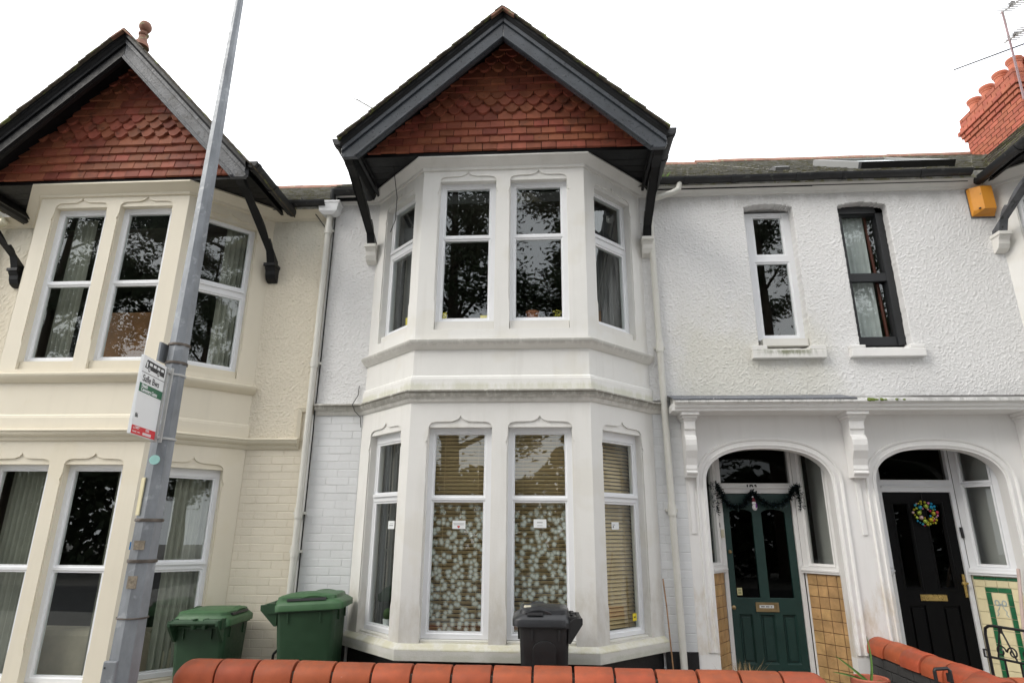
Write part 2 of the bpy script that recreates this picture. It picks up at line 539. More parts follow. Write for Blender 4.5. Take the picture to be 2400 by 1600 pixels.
Mblue = mat('blue_sticker', (0.02, 0.22, 0.55), 0.4)
Mcactus = mat('cactus_green', (0.05, 0.09, 0.03), 0.8, 0.3, 40)
G1 = glass_mat('window_glass', (0.86, 0.90, 0.88), 1.0, 0.095)
G2 = glass_mat('textured_dark_glass', (0.30, 0.30, 0.29), 0.5, 0.018)
G3 = glass_mat('porch_glass', (0.62, 0.64, 0.62), 0.7, 0.05)

Msnow = bpy.data.materials.new('snow_spray')
Msnow.use_nodes = True
N, L = Msnow.node_tree.nodes, Msnow.node_tree.links
b = N['Principled BSDF']
b.inputs['Base Color'].default_value = (0.80, 0.84, 0.80, 1)
b.inputs['Roughness'].default_value = 0.9
ge = N.new('ShaderNodeNewGeometry')
sxz = N.new('ShaderNodeSeparateXYZ')
mpn = N.new('ShaderNodeCombineXYZ')
L.new(ge.outputs['Position'], sxz.inputs[0])
L.new(sxz.outputs[0], mpn.inputs[0])
L.new(sxz.outputs[2], mpn.inputs[1])
acc = None
for scl, thr, seed in ((17, 0.36, 0.0), (15, 0.36, 3.3)):
    ad = N.new('ShaderNodeVectorMath')
    ad.operation = 'ADD'
    ad.inputs[1].default_value = (seed, seed * 1.7, 0)
    L.new(mpn.outputs[0], ad.inputs[0])
    vo = N.new('ShaderNodeTexVoronoi')
    vo.voronoi_dimensions = '2D'
    vo.inputs['Scale'].default_value = scl
    vo.inputs['Randomness'].default_value = 0.9
    L.new(ad.outputs[0], vo.inputs['Vector'])
    mr = N.new('ShaderNodeMapRange')
    mr.interpolation_type = 'SMOOTHSTEP'
    for i, v in enumerate((thr + 0.18, thr - 0.34, 0, 0.76)):
        mr.inputs[i + 1].default_value = v
    L.new(vo.outputs['Distance'], mr.inputs[0])
    # keep only some of the cells
    wn2 = N.new('ShaderNodeSeparateColor')
    L.new(vo.outputs['Color'], wn2.inputs[0])
    gt = N.new('ShaderNodeMath')
    gt.operation = 'GREATER_THAN'
    gt.inputs[1].default_value = 0.22
    L.new(wn2.outputs[0], gt.inputs[0])
    mu = N.new('ShaderNodeMath')
    mu.operation = 'MULTIPLY'
    L.new(mr.outputs[0], mu.inputs[0])
    L.new(gt.outputs[0], mu.inputs[1])
    if acc is None:
        acc = mu.outputs[0]
    else:
        mm = N.new('ShaderNodeMath')
        mm.operation = 'MAXIMUM'
        L.new(acc, mm.inputs[0])
        L.new(mu.outputs[0], mm.inputs[1])
        acc = mm.outputs[0]
sx = N.new('ShaderNodeSeparateXYZ')
L.new(ge.outputs['Position'], sx.inputs[0])
fade = N.new('ShaderNodeMapRange')
for i, v in enumerate((1.86, 1.70, 0.35, 0.85)):
    fade.inputs[i + 1].default_value = v
L.new(sx.outputs[2], fade.inputs[0])
fm = N.new('ShaderNodeMath')
fm.operation = 'MULTIPLY'
L.new(acc, fm.inputs[0])
L.new(fade.outputs[0], fm.inputs[1])
L.new(fm.outputs[0], b.inputs['Alpha'])

# ------------------------------------------------------------------ ground
MB().box(-60, 60, -60, 40, -0.6, -0.16).build('ground', Mground, kind='structure')
MB().box(-40, 40, -1.7, 12, -0.16, 0.0).build('front_yard', Mground, kind='structure')
MB().box(-40, 40, -7.6, -1.7, -0.16, 0.004).build('pavement', Mpave, kind='structure')
MB().box(-40, 40, -7.75, -7.6, -0.16, 0.006).build('kerb', Mkerb, kind='structure')
MB().box(-40, 40, -14.5, -7.75, -0.16, -0.11).build('road', Mroad, kind='structure')

# ------------------------------------------------------------------ house building blocks
A, DEP, BW = 0.813, 0.64, 1.453
S2 = math.sqrt(0.5)
CL = DEP * math.sqrt(2)


def ogee_hole(x0, x1, z0, z1):
    xm = (x0 + x1) / 2
    e = 0.010
    L_ = [(x0, z0), (x0, z0 + 0.26), (x0 - e, z0 + 0.30), (x0 - e, z1 - 0.155), (x0 - e - 0.010, z1 - 0.150), (x0 - e - 0.010, z1 - 0.125), (x0 - e, z1 - 0.118), (x0 - e, z1 - 0.10), (x0 - 0.002, z1 - 0.075),
          (x0 - 0.001, z1 + 0.004), (x0 + 0.010, z1 + 0.026), (x0 + 0.032, z1 + 0.042), (x0 + 0.066, z1 + 0.048), (xm - 0.075, z1 + 0.052), (xm - 0.045, z1 + 0.062), (xm - 0.022, z1 + 0.073), (xm - 0.008, z1 + 0.088)]
    R_ = [(2 * xm - p[0], p[1]) for p in reversed(L_)]
    return L_ + [(xm, z1 + 0.105)] + R_


def window(house, fr, x0, x1, z0, z1, panes, inset, mt, sillmat, fz0=None, g=G1, sill=True, label=None):
    """panes: list of (x0,x1,z0,z1) glass rectangles"""
    fz0 = fz0 if fz0 is not None else z0 + 0.02
    w = MB()
    e = 0.02
    holes = [rect(p[0] - e, p[1] + e, p[2] - e, p[3] + e) for p in panes]
    ps = sorted(panes, key=lambda p: p[2])
    for i in range(len(ps) - 1):                       # keep the outer holes apart
        gap = ps[i + 1][2] - ps[i][3]
        q = min(e, gap * 0.32)
        holes[panes.index(ps[i])] = rect(ps[i][0] - e, ps[i][1] + e, ps[i][2] - e, ps[i][3] + q)
        if i + 1 < len(ps):
            top = e if i + 2 >= len(ps) else min(e, (ps[i + 2][2] - ps[i + 1][3]) * 0.32)
            holes[panes.index(ps[i + 1])] = rect(ps[i + 1][0] - e, ps[i + 1][1] + e, ps[i + 1][2] - q, ps[i + 1][3] + top)
    w.plate(fr, rect(x0 - 0.012, x1 + 0.012, fz0, z1 + 0.012), holes, -inset, -inset - 0.065)
    wo_ = w.build('window', mt, house, label=label)
    for p in panes:
        b_ = MB()
        b_.plate(fr, rect(p[0] - 0.03, p[1] + 0.03, p[2] - 0.03, p[3] + 0.03), [rect(p[0], p[1], p[2], p[3])], -inset - 0.010, -inset - 0.048)
        O, U, W, Nn = fr
        # sloped glazing bead
        b_.ribbon(fr, [(p[0], p[2]), (p[1], p[2]), (p[1], p[3]), (p[0], p[3])], [(0.0, -inset - 0.022), (-0.0205, -inset - 0.001), (-0.0205, -inset - 0.012)], closed=True)
        b_.build('glazing_bead', mt, wo_)
        gm = MB()
        gm.add([O + U * a + W * c + Nn * (-inset - 0.026) for a, c in rect(p[0] - 0.01, p[1] + 0.01, p[2] - 0.01, p[3] + 0.01)], [(0, 1, 2, 3)])
        gm.build('pane', g, wo_)
    if sill:
        s_ = MB()
        s_.plate(fr, rect(x0 + 0.003, x1 - 0.003, z0, fz0 - 0.004), [], -0.03, -inset - 0.06)
        s_.build('sill', sillmat, wo_, bevel=0.004)
    return wo_


def bay(house, xb, P, mats):
    wall, trim, corn, sillm, frm = mats
    c0 = (xb - A, -DEP)
    c1 = (xb + A, -DEP)
    w0 = (xb - BW, 0)
    w1 = (xb + BW, 0)
    FF = (Vector((xb, -DEP, 0)), X, Z, -Y)
    FR = (Vector((c1[0], c1[1], 0)), Vector((S2, S2, 0)), Z, Vector((S2, -S2, 0)))
    FL = (Vector((c0[0], c0[1], 0)), Vector((-S2, S2, 0)), Z, Vector((-S2, -S2, 0)))
    for key, zlo, zhi, nm in (('low', P['sill'] - 0.02, P['s2b'] + 0.03, 'lower_bay_wall'), ('up', P['s1b'] + 0.02, P['corn'], 'upper_bay_wall')):
        m = MB()
        o0, o1 = P[key + '_open']
        k0, k1 = P[key + '_copen']
        wins = ((-0.642, -0.07), (0.075, 0.643))
        m.plate(FF, rect(-A, A, zlo, zhi), [ogee_hole(a, b_, o0, o1) for a, b_ in wins], 0, -0.013)
        m.plate(FF, rect(-A + 0.01, A - 0.01, zlo, zhi), [rect(a, b_, o0, o1) for a, b_ in wins], -0.0135, -0.17)
        for F in (FR, FL):
            m.plate(F, rect(0, CL, zlo, zhi), [ogee_hole(0.154, 0.716, k0, k1)], 0, -0.013)
            m.plate(F, rect(0.01, CL, zlo, zhi), [rect(0.154, 0.716, k0, k1)], -0.0135, -0.17)
        m.build(nm, wall, house)
        gb, gm0, gm1, gt = P[key + '_glass']
        cb, cm0, cm1, ct = P[key + '_cglass']
        f0 = P[key + '_frame']
        for a, b_, g0, g1 in ((-0.642, -0.07, -0.583, -0.143), (0.075, 0.643, 0.133, 0.576)):
            window(house, FF, a, b_, o0, o1, [(g0, g1, gb, gm0), (g0, g1, gm1, gt)], 0.075, frm, trim if key == 'up' else sillm, f0)
        for F in (FR, FL):
            ww = window(house, F, 0.154, 0.716, k0, k1, [(0.212, 0.662, cb, cm0), (0.212, 0.662, cm1, ct)], 0.075, frm, trim if key == 'up' else sillm, f0)
            zc = cm0 + (cm1 - cm0) * 0.52
            MB().plate(F, rect(0.185, 0.690, zc + 0.008, zc + 0.034), [], -0.058, -0.078).build('sash_rail', frm, ww)
    path = [w0, c0, c1, w1]
    # apron between the storeys
    z1t, z1b, z2t, z2b = P['s1t'], P['s1b'], P['s2t'], P['s2b']
    MB().sweep(path, [(0, z1b + 0.03), (0, P['dado']), (-0.15, P['dado']), (-0.15, z1b + 0.03)]).build('apron_wall', wall, house)
    MB().sweep(path, [(0.0, P['dado'] + 0.012), (0.014, P['dado'] - 0.002), (0.016, P['dado'] - 0.018), (0.022, P['dado'] - 0.022), (0.022, z2t + 0.005), (0.05, z2t - 0.01), (-0.12, z2t - 0.01), (-0.12, P['dado'] + 0.012)]).build('apron_band', wall, house)
    MB().sweep(path, [(-0.02, z1t + 0.012), (0.055, z1t + 0.004), (0.072, z1t - 0.006), (0.072, z1t - 0.02), (0.066, z1t - 0.035), (0.045, z1t - 0.06), (0.02, z1b + 0.008), (0.012, z1b), (-0.02, z1b)]).build('string_course', trim, house, smooth=True)
    return path


def lowstring(house, path, z2t, z2b, trim):
    MB().sweep(path, [(-0.02, z2t + 0.014), (0.06, z2t + 0.006), (0.078, z2t - 0.002), (0.080, z2t - 0.014), (0.068, z2t - 0.022), (0.066, z2t - 0.036), (0.05, z2t - 0.058), (0.030, z2t - 0.066), (0.026, z2t - 0.085), (0.010, z2b), (-0.02, z2b)]).build('string_course', trim, house, smooth=True)


def baysill(house, xb, P, sillm):
    zt, zb = P['sillt'], P['sillb']
    path = [(xb - BW, 0.0), (xb - A, -DEP), (xb + A, -DEP), (xb + BW, 0.0)]
    MB().sweep(path, [(-0.16, P['sill'] + 0.010), (0.0, P['sill'] + 0.004), (0.042, zt), (0.046, zt - 0.008), (0.044, zb), (-0.16, zb)]).build('bay_sill', sillm, house, bevel=0.004)


def rough_panel(name, house, mt, x0, x1, z0, z1, holes=(), y=-0.004, step=0.009, seed=0.0, dirx=True, amp=1.0):
    nx, nzz = int((x1 - x0) / step), int((z1 - z0) / step)
    vs_, fs_ = [], []
    for j in range(nzz + 1):
        for i in range(nx + 1):
            x = x0 + (x1 - x0) * i / nx
            z = z0 + (z1 - z0) * j / nzz
            p = Vector((x + seed, z * 1.0, seed))
            q = p + Vector((noise.noise(p * 19), noise.noise(p * 19 + Vector((7, 3, 1))), 0)) * 0.012
            h = max(0, noise.noise(q * 30) - 0.04) * 0.0052 + max(0, noise.noise(q * 58 + Vector((3, 9, 2)))) * 0.0074 + noise.noise(p * 2.6) * 0.003
            h = h * amp
            vs_.append((x, y - max(-0.003, h) - 0.002, z))
    used = {}
    for j in range(nzz):
        for i in range(nx):
            x = x0 + (x1 - x0) * (i + 0.5) / nx
            z = z0 + (z1 - z0) * (j + 0.5) / nzz
            jit = 0.0
            if any(hx0 + jit < x < hx1 + jit and hz0 < z < hz1 + jit - harc * ((x - (hx0 + hx1) / 2) / ((hx1 - hx0) / 2)) ** 2 for hx0, hx1, hz0, hz1, harc in holes):
                continue
            a = j * (nx + 1) + i
            fs_.append((a, a + 1, a + nx + 2, a + nx + 1))
    # turn the rim back into the wall
    edges = {}
    for f in fs_:
        for k in range(4):
            e = (f[k], f[(k + 1) % 4])
            if (e[1], e[0]) in edges: edges.pop((e[1], e[0]))
            else: edges[e] = 1
    bk = {}
    for e in list(edges):
        for v in e:
            if v not in bk:
                bk[v] = len(vs_)
                q = vs_[v]
                if x0 + 0.02 < q[0] < x1 - 0.02 and z0 + 0.02 < q[2] < z1 - 0.02:
                    jx = noise.noise(Vector((q[0] * 3, q[2] * 26, seed))) * 0.005
                    jz = noise.noise(Vector((q[0] * 26, q[2] * 3, seed + 4))) * 0.005
                    q = (q[0] + jx, q[1] + 0.004, q[2] + jz)
                    vs_[v] = q
                vs_.append((q[0], y + 0.13, q[2]))
        fs_.append((e[1], e[0], bk[e[0]], bk[e[1]]))
    m = MB()
    m.add(vs_, fs_)
    return m.build(name, mt, house, smooth=False)


def brick_mesh(name, l, h, d, ch=0.004, jit=0):
    m = MB()
    m.add([(-l / 2, d, -h / 2), (l / 2, d, -h / 2), (l / 2, d, h / 2), (-l / 2, d, h / 2),
           (-l / 2, ch, -h / 2), (l / 2, ch, -h / 2), (l / 2, ch, h / 2), (-l / 2, ch, h / 2),
           (-l / 2 + ch, 0, -h / 2 + ch), (l / 2 - ch, 0, -h / 2 + ch), (l / 2 - ch, 0, h / 2 - ch), (-l / 2 + ch, 0, h / 2 - ch)],
          [(0, 1, 5, 4), (1, 2, 6, 5), (2, 3, 7, 6), (3, 0, 4, 7), (4, 5, 9, 8), (5, 6, 10, 9), (6, 7, 11, 10), (7, 4, 8, 11), (8, 9, 10, 11)])
    return m.mesh(name)


def brickwork(house, mt, x0, x1, z0, z1, y=0.0008, gauge=0.076, length=0.228, depth=0.03, seed=1, joint=0.0045):
    rnd = random.Random(seed)
    cache = {}
    row = 0
    z = z1
    while z - gauge > z0 - 0.03:
        zc = z - gauge / 2
        off = (row % 2) * length / 2 + 0.06
        x = x0 - off
        while x < x1 - 0.02:
            a, b_ = max(x, x0), min(x + length, x1)
            l = b_ - a - joint
            if l > 0.03:
                k = round(l, 3)
                if k not in cache:
                    me = brick_mesh('brick', l, gauge - joint, depth, 0.0028)
                    me.materials.append(mt)
                    cache[k] = me
                piece('brick', cache[k], house, Matrix.Translation((a + joint / 2 + l / 2, y + rnd.uniform(-0.0012, 0.0012), zc + rnd.uniform(-0.001, 0.001))) @ Matrix.Rotation(rnd.uniform(-0.006, 0.006), 4, 'Y'))
            x += length
        z -= gauge
        row += 1


def tile_mesh(w, h, t, scallop, mt, cuts=()):
    m = MB()
    if scallop:
        pts = [(-w / 2, h), (-w / 2, h * 0.42), (-w * 0.40, h * 0.40)]
        for k in range(0, 9):
            a = math.pi * 1.06 + math.pi * 0.88 * k / 8
            pts.append((math.cos(a) * w * 0.375, h * 0.38 + math.sin(a) * h * 0.38))
        pts += [(w * 0.40, h * 0.40), (w / 2, h * 0.42), (w / 2, h)]
    else:
        pts = [(-w / 2, h), (-w / 2, 0), (w / 2, 0), (w / 2, h)]
    for ca, cc in cuts:              # keep z + ca * x <= cc (cut to the rake of the roof)
        out = []
        for i in range(len(pts)):
            p, q = pts[i], pts[(i + 1) % len(pts)]
            fp, fq = p[1] + ca * p[0] - cc, q[1] + ca * q[0] - cc
            if fp <= 0: out.append(p)
            if fp * fq < 0:
                k = fp / (fp - fq)
                out.append((p[0] + (q[0] - p[0]) * k, p[1] + (q[1] - p[1]) * k))
        pts = out
        if len(pts) < 3: return None
    area = abs(sum(pts[i][0] * pts[(i + 1) % len(pts)][1] - pts[(i + 1) % len(pts)][0] * pts[i][1] for i in range(len(pts)))) / 2
    if area < 0.08 * w * h: return None
    m.plate((Vector((0, 0, 0)), X, Z, -Y), pts, [], t, 0)
    me = m.mesh('tile')
    me.materials.append(mt)
    return me


def gable(house, xc, G, mats, seed):
    """G: Yb barge plane, Yt tile plane, apex roof top height, t slope, span roof half width, bi barge inner apex, be barge end height, rows, soffit z"""
    barge_m, = mats
    rnd = random.Random(seed)
    Yb, Yt, za, t, sp, bi, be, zs = G['Yb'], G['Yt'], G['za'], G['t'], G['sp'], G['bi'], G['be'], G['zs']
    slab = 0.07
    Fb = (Vector((xc, Yb, 0)), X, Z, -Y)
    # roof slopes
    back = 3.2
    for s in (-1, 1):
        m = MB()
        prof = [(0, za - 0.02), (s * sp, za - 0.02 - t * sp), (s * sp, za - slab - t * sp), (0, za - slab)]
        m.plate((Vector((xc, Yb - 0.05, 0)), X, Z, -Y), prof, [], 0, -back)
        m.build('roof_slope', Mblackp, house)
        # tiles, joined: each course its own row of lapped tiles
        m = MB()
        cs = 1 / math.sqrt(1 + t * t)
        nrow = int(sp / cs / 0.098) + 1
        for i in range(nrow):
            for k in range(int((back + 0.03) / 0.165)):
                d0 = (i + 1) * 0.098 + rnd.uniform(-0.004, 0.004)
                d1 = max(0.0, d0 - 0.115)
                y0 = Yb - 0.085 + k * 0.165 + rnd.uniform(-0.006, 0.006)
                y1 = y0 + 0.16
                u0 = 0.015 + rnd.uniform(0, 0.004)
                vs_ = []
                for yy in (y0, y1):
                    for dd, up in ((d0, u0), (d0, u0 - 0.013), (d1, -0.004), (d1, 0.010)):
                        vs_.append((xc + s * (dd * cs) + s * up * t * cs, yy, za - 0.02 - t * dd * cs + up * cs))
                m.add(vs_, [(0, 1, 2, 3), (7, 6, 5, 4), (0, 4, 5, 1), (1, 5, 6, 2), (2, 6, 7, 3), (3, 7, 4, 0)])
        m.build('roof_tiles', Mtiled, house, kind='stuff')
        # bargeboard
        b0 = za - slab
        m = MB()
        ex = (bi - be) / t
        top = b0 - t * (ex + 0.14)
        poly = [(0, b0), (0, bi), (s * ex, be), (s * (ex + 0.135), be - 0.0), (s * (ex + 0.155), be + 0.03), (s * (ex + 0.155), b0 - t * (ex + 0.155))]
        m.plate(Fb, poly, [], 0, -0.045)
        hh = b0 - bi
        m.plate(Fb, [(0, b0), (0, b0 - hh * 0.30), (s * (ex + 0.15), b0 - hh * 0.30 - t * (ex + 0.15)), (s * (ex + 0.15), b0 - t * (ex + 0.15))], [], 0.020, 0.0005)
        m.plate(Fb, [(0, bi + hh * 0.20), (0, bi + 0.002), (s * ex, be + 0.002), (s * (ex + 0.03), be + 0.022)], [], 0.014, 0.0005)
        m.plate(Fb, [(0, bi + hh * 0.09), (0, bi + 0.004), (s * ex, be + 0.004), (s * (ex + 0.012), be + 0.014)], [], 0.026, 0.0145)
        bb_ = m.build('bargeboard', G['bm'][0 if s < 0 else 1], house, bevel=0.005)
        m = MB()
        sec = [(0.021, b0 - hh * 0.11), (0.026, b0 - hh * 0.09), (0.040, b0 - hh * 0.03), (0.044, b0 - hh * 0.01), (0.044, b0 + 0.03), (0.002, b0 + 0.03), (0.002, b0 - hh * 0.11)]
        m.loft([[(xc + s * dx_, Yb - n_, z_ - t * dx_) for n_, z_ in sec] for dx_ in (0.0, ex + 0.162)])
        m.build('verge_moulding', Mblackp, bb_)  # coloured black to carry the shade under the roof edge
        # eaves fascia and gutter
        gx = xc + s * (sp + 0.045)
        m = MB()
        xa, xbb = sorted((xc + s * (sp - 0.085), xc + s * (sp - 0.055)))
        m.box(xa, xbb, Yb + 0.05, -0.02, zs - 0.06, za - slab - t * (sp - 0.06))
        m.build('fascia', Mblackp, house)
        gz = za - t * sp - 0.02
        m = MB()
        n = 10
        ring = [(math.cos(a) * 0.058, math.sin(a) * 0.062) for a in [math.pi + math.pi * k / n for k in range(n + 1)]]
        ring += [(q[0] * 0.86, q[1] * 0.86) for q in reversed(ring)]
        m.loft([[(gx + q[0], yy, gz + q[1]) for q in ring] for yy in (Yb - 0.02, Yb + 0.3, -0.05)])
        m.loft([[(gx + math.cos(math.pi + math.pi * k / 10) * 0.060, yv, gz + math.sin(math.pi + math.pi * k / 10) * 0.064) for k in range(11)] for yv in (Yb - 0.024, Yb - 0.014)])
        for yy in (Yb + 0.02, Yb + 0.42):
            m.loft([[(gx + q[0] * 1.12, yv, gz + q[1] * 1.12) for q in ring] for yv in (yy, yy + 0.05)])
        m.build('gutter', Mgut, house, smooth=True)
    # bressumer, soffit boards, backing
    MB().box(xc - sp + 0.09, xc + sp - 0.09, Yt - 0.012, Yt + 0.05, zs + 0.002, zs + 0.035).build('bressumer', Mblackp, house)
    bw = 0.118
    y = Yt + 0.05
    bm_ = MB().box(-(sp - 0.09), sp - 0.09, 0, bw - 0.007, 0, 0.02).mesh('soffit_board')
    bm_.materials.append(Mblackp)
    while y < 0.0:
        piece('soffit_board', bm_, house, Matrix.Translation((xc, y, zs + 0.004 + rnd.uniform(0, 0.003))))
        y += bw
    tri = [(-(sp - 0.1), zs + 0.03), (sp - 0.1, zs + 0.03), (0, za - slab - 0.02)]
    MB().plate((Vector((xc, Yt, 0)), X, Z, -Y), tri, [], -0.03, -0.08).build('gable_board', Mblackp, house)
    wt, g = 0.1488, G['gauge']
    plain = tile_mesh(wt - 0.0065, g + 0.035, 0.025, False, Mtile)
    scal = tile_mesh(wt - 0.0065, g + 0.045, 0.034, True, Mtile)
    gw = house
    for r, kind in enumerate(G['rows']):
        z = G['z0'] + r * g
        off = (r % 2) * wt / 2
        hh_ = g + (0.045 if kind == 's' else 0.035)
        top_ = za - slab - 0.012 - z
        k = -14
        while k < 15:
            xx = k * wt + off
            cuts = []
            for sg_ in (-1, 1):
                if hh_ + t * (sg_ * xx + wt / 2) > top_:
                    cuts.append((t * sg_, top_ - t * sg_ * xx))
            me_ = (scal if kind == 's' else plain) if not cuts else tile_mesh(wt - 0.0065, hh_, 0.034 if kind == 's' else 0.025, kind == 's', Mtile, cuts)
            if me_:
                M_ = Matrix.Translation((xc + xx + rnd.uniform(-0.0015, 0.0015), Yt - 0.020 + rnd.uniform(-0.003, 0.003), z + rnd.uniform(-0.0035, 0.0035) - (0.012 if kind == 's' else 0))) @ Matrix.Rotation(rad(-14) + rnd.uniform(-0.02, 0.02), 4, 'X') @ Matrix.Rotation(rnd.uniform(-0.012, 0.012), 4, 'Y')
                piece('tile', me_, gw, M_)
            k += 1
    # ridge tiles
    m = MB()
    rl = 0.44
    prof = [(-0.115, -0.105), (-0.115, -0.085), (0, 0.022), (0.115, -0.085), (0.115, -0.105), (0, -0.002)]
    m.loft([[(px, yy, pz) for px, pz in prof] for yy in (0, rl - 0.006)])
    me = m.mesh('ridge_tile')
    me.materials.append(Mridge)
    for k in range(7):
        piece('ridge_tile', me, house, Matrix.Translation((xc, Yb - 0.09 + k * rl, za - 0.045 + rnd.uniform(-0.004, 0.004))))


def bracket(house, x, z, yfront, ztop, corbm, braces=Mblackp):
    """cusped timber bracket in a plane across the wall, on a small corbel"""
    w = 0.085
    fr = (Vector((x - w / 2, 0, 0)), -Y, Z, -X)
    L_ = -yfront
    # back edge straight, front edge in two hollow curves meeting at a cusp
    back = [(0.02, z), (0.03, z + 0.05), (L_ - 0.02, ztop)]
    f1 = [(L_ + 0.06, ztop - 0.02)]
    for k in range(1, 8):
        q = k / 8
        f1.append((L_ + 0.04 - q * (L_ - 0.30), ztop - 0.06 - q * (ztop - z - 0.32) + math.sin(q * math.pi) * 0.035))
    cusp = [(0.335, z + 0.235), (0.30, z + 0.20), (0.27, z + 0.225)]
    f2 = []
    for k in range(1, 8):
        q = k / 8
        f2.append((0.25 - q * 0.13, z + 0.21 - q * 0.21 + math.sin(q * math.pi) * 0.045))
    poly = back + f1 + cusp + f2 + [(0.12, z)]
    MB().plate(fr, poly, [], 0, -w).build('eaves_bracket', braces, house, bevel=0.004)
    m = MB()
    prof = [(0, z), (0.135, z), (0.135, z - 0.035), (0.125, z - 0.04), (0.125, z - 0.05), (0.105, z - 0.075), (0.098, z - 0.12), (0.075, z - 0.165), (0.03, z - 0.19), (0, z - 0.195)]
    m.plate((Vector((x - 0.055, 0, 0)), -Y, Z, -X), prof, [], 0, -0.11)
    m.plate((Vector((x - 0.064, 0, 0)), -Y, Z, -X), [(0, z + 0.001), (0.147, z + 0.001), (0.147, z - 0.034), (0, z - 0.034)], [], 0, -0.128)
    m.build('bracket_corbel', corbm, house, bevel=0.003)


def main_roof(house, x0, x1, zg, ridge_y, ridge_z, seed):
    rnd = random.Random(seed)
    y0 = -0.13
    t = (ridge_z - zg) / (ridge_y - y0)
    m = MB()
    m.add([(x0, y0, zg), (x1, y0, zg), (x1, ridge_y, ridge_z), (x0, ridge_y, ridge_z), (x0, y0, zg - 0.09), (x1, y0, zg - 0.09), (x1, ridge_y, ridge_z - 0.09), (x0, ridge_y, ridge_z - 0.09),
           (x0, ridge_y * 2, zg), (x1, ridge_y * 2, zg)],
          [(0, 1, 2, 3), (4, 7, 6, 5), (0, 4, 5, 1), (3, 2, 9, 8)])
    m.build('roof_slope', Mslate, house)
    m = MB()
    ln = math.hypot(ridge_y - y0, ridge_z - zg)
    cy, cz_ = (ridge_y - y0) / ln, (ridge_z - zg) / ln
    row = 0
    dd = 0.0
    while dd < ln - 0.1:
        x = x0 + (row % 2) * 0.125 - 0.125
        while x < x1:
            a, b_ = max(x, x0), min(x + 0.244, x1)
            if b_ - a > 0.03:
                j = rnd.uniform(-0.008, 0.008)
                u0, u1 = 0.020 + rnd.uniform(0, 0.008), 0.004
                vs_ = []
                for xx in (a, b_):
                    for q, up in ((dd + j, u0), (dd + j, u0 - 0.010), (dd + 0.25, u1 - 0.006), (dd + 0.25, u1 + 0.004)):
                        vs_.append((xx, y0 + q * cy - up * cz_, zg + q * cz_ + up * cy))
                m.add(vs_, [(0, 1, 2, 3), (7, 6, 5, 4), (0, 4, 5, 1), (1, 5, 6, 2), (2, 6, 7, 3), (3, 7, 4, 0)])
            x += 0.25
        dd += 0.2
        row += 1
    m.build('roof_slates', Mslate, house, kind='stuff')
    me = MB().loft([[(xx, py, pz) for py, pz in [(-0.13, -0.08), (-0.12, -0.05), (0, 0.06), (0.12, -0.05), (0.13, -0.08), (0, 0.03)]] for xx in (0, 0.445)]).mesh('ridge_tile')
    me.materials.append(Mridge)
    x = x0
    while x < x1 - 0.3:
        piece('ridge_tile', me, house, Matrix.Translation((x, ridge_y, ridge_z + 0.02 + rnd.uniform(-0.008, 0.008))))
        x += 0.45


def hgutter(house, x0, x1, y, z, r=0.058, clips=()):
    m = MB()
    n = 10
    ring = [(math.cos(a) * r, math.sin(a) * r) for a in [math.pi + math.pi * k / n for k in range(n + 1)]]
    ring += [(q[0] * 0.86, q[1] * 0.86) for q in reversed(ring)]
    m.loft([[(xx, y + q[0], z + q[1] + 0.002 * math.sin(xx * 3)) for q in ring] for xx in [x0 + (x1 - x0) * k / 6 for k in range(7)]])
    for c in clips:
        m.loft([[(xx, y + q[0] * 1.13, z + q[1] * 1.13 + 0.002 * math.sin(xx * 3)) for q in ring] for xx in (c, c + 0.045)])
    m.build('gutter', Mgut, house, smooth=True)
    MB().box(x0, x1, y + r + 0.004, y + r + 0.03, z - 0.09, z + 0.015).build('fascia', Mblackp, house)


def downpipe(house, x, y, z0, z1, collars, r=0.032, mt=None, top=None, lean=0.0):
    m = MB()
    pts = [(x + lean * (z1 - z0), y, z0)] + [(x, y, z1)]
    if top: pts += top
    pp = []
    m.tube(pts, r, 12)
    for c in collars:
        m.tube([(x + lean * (z1 - c), y, c - 0.05), (x + lean * (z1 - c), y, c + 0.05)], r * 1.22, 12)
        m.box(x + lean * (z1 - c) - 0.055, x + lean * (z1 - c) + 0.055, y + 0.01, 0.0, c - 0.012, c + 0.012)
    return m.build('downpipe', mt or Mpipe, house, smooth=True)


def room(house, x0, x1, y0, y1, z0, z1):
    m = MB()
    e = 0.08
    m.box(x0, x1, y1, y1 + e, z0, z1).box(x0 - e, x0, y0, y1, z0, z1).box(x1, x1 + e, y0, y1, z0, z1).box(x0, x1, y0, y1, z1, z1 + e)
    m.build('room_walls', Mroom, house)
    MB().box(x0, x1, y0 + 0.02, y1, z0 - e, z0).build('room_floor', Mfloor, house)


# ------------------------------------------------------------------ central house
PC = dict(sill=0.745, sillt=0.716, sillb=0.626, low_open=(0.748, 2.52), low_copen=(0.754, 2.512), low_glass=(0.832, 1.87, 1.931, 2.464), low_cglass=(0.831, 1.87, 1.970, 2.418), low_frame=0.777,
          s2t=2.848, s2b=2.746, dado=2.985, s1t=3.331, s1b=3.246, up_open=(3.445, 5.035), up_copen=(3.458, 4.985), up_glass=(3.582, 4.400, 4.460, 4.980), up_cglass=(3.586, 4.393, 4.528, 4.953), up_frame=3.535, corn=5.22)
XB = -0.473
HC = thing('terraced_house', 'white rendered terraced house with full height bay window, red tiled gable and green front door', 'house', (0.2, 0, 0), 'terraced houses in a row')
path = bay(HC, XB, PC, (Mw, Mtrim, Mcorn, Msill, Mupvc))
lowstring(HC, [(-2.418, 0), (XB - BW, 0), (XB - A, -DEP), (XB + A, -DEP), (XB + BW, 0), (1.09, 0)], 2.848, 2.746, Mtrim)
baysill(HC, XB, PC, Msill)
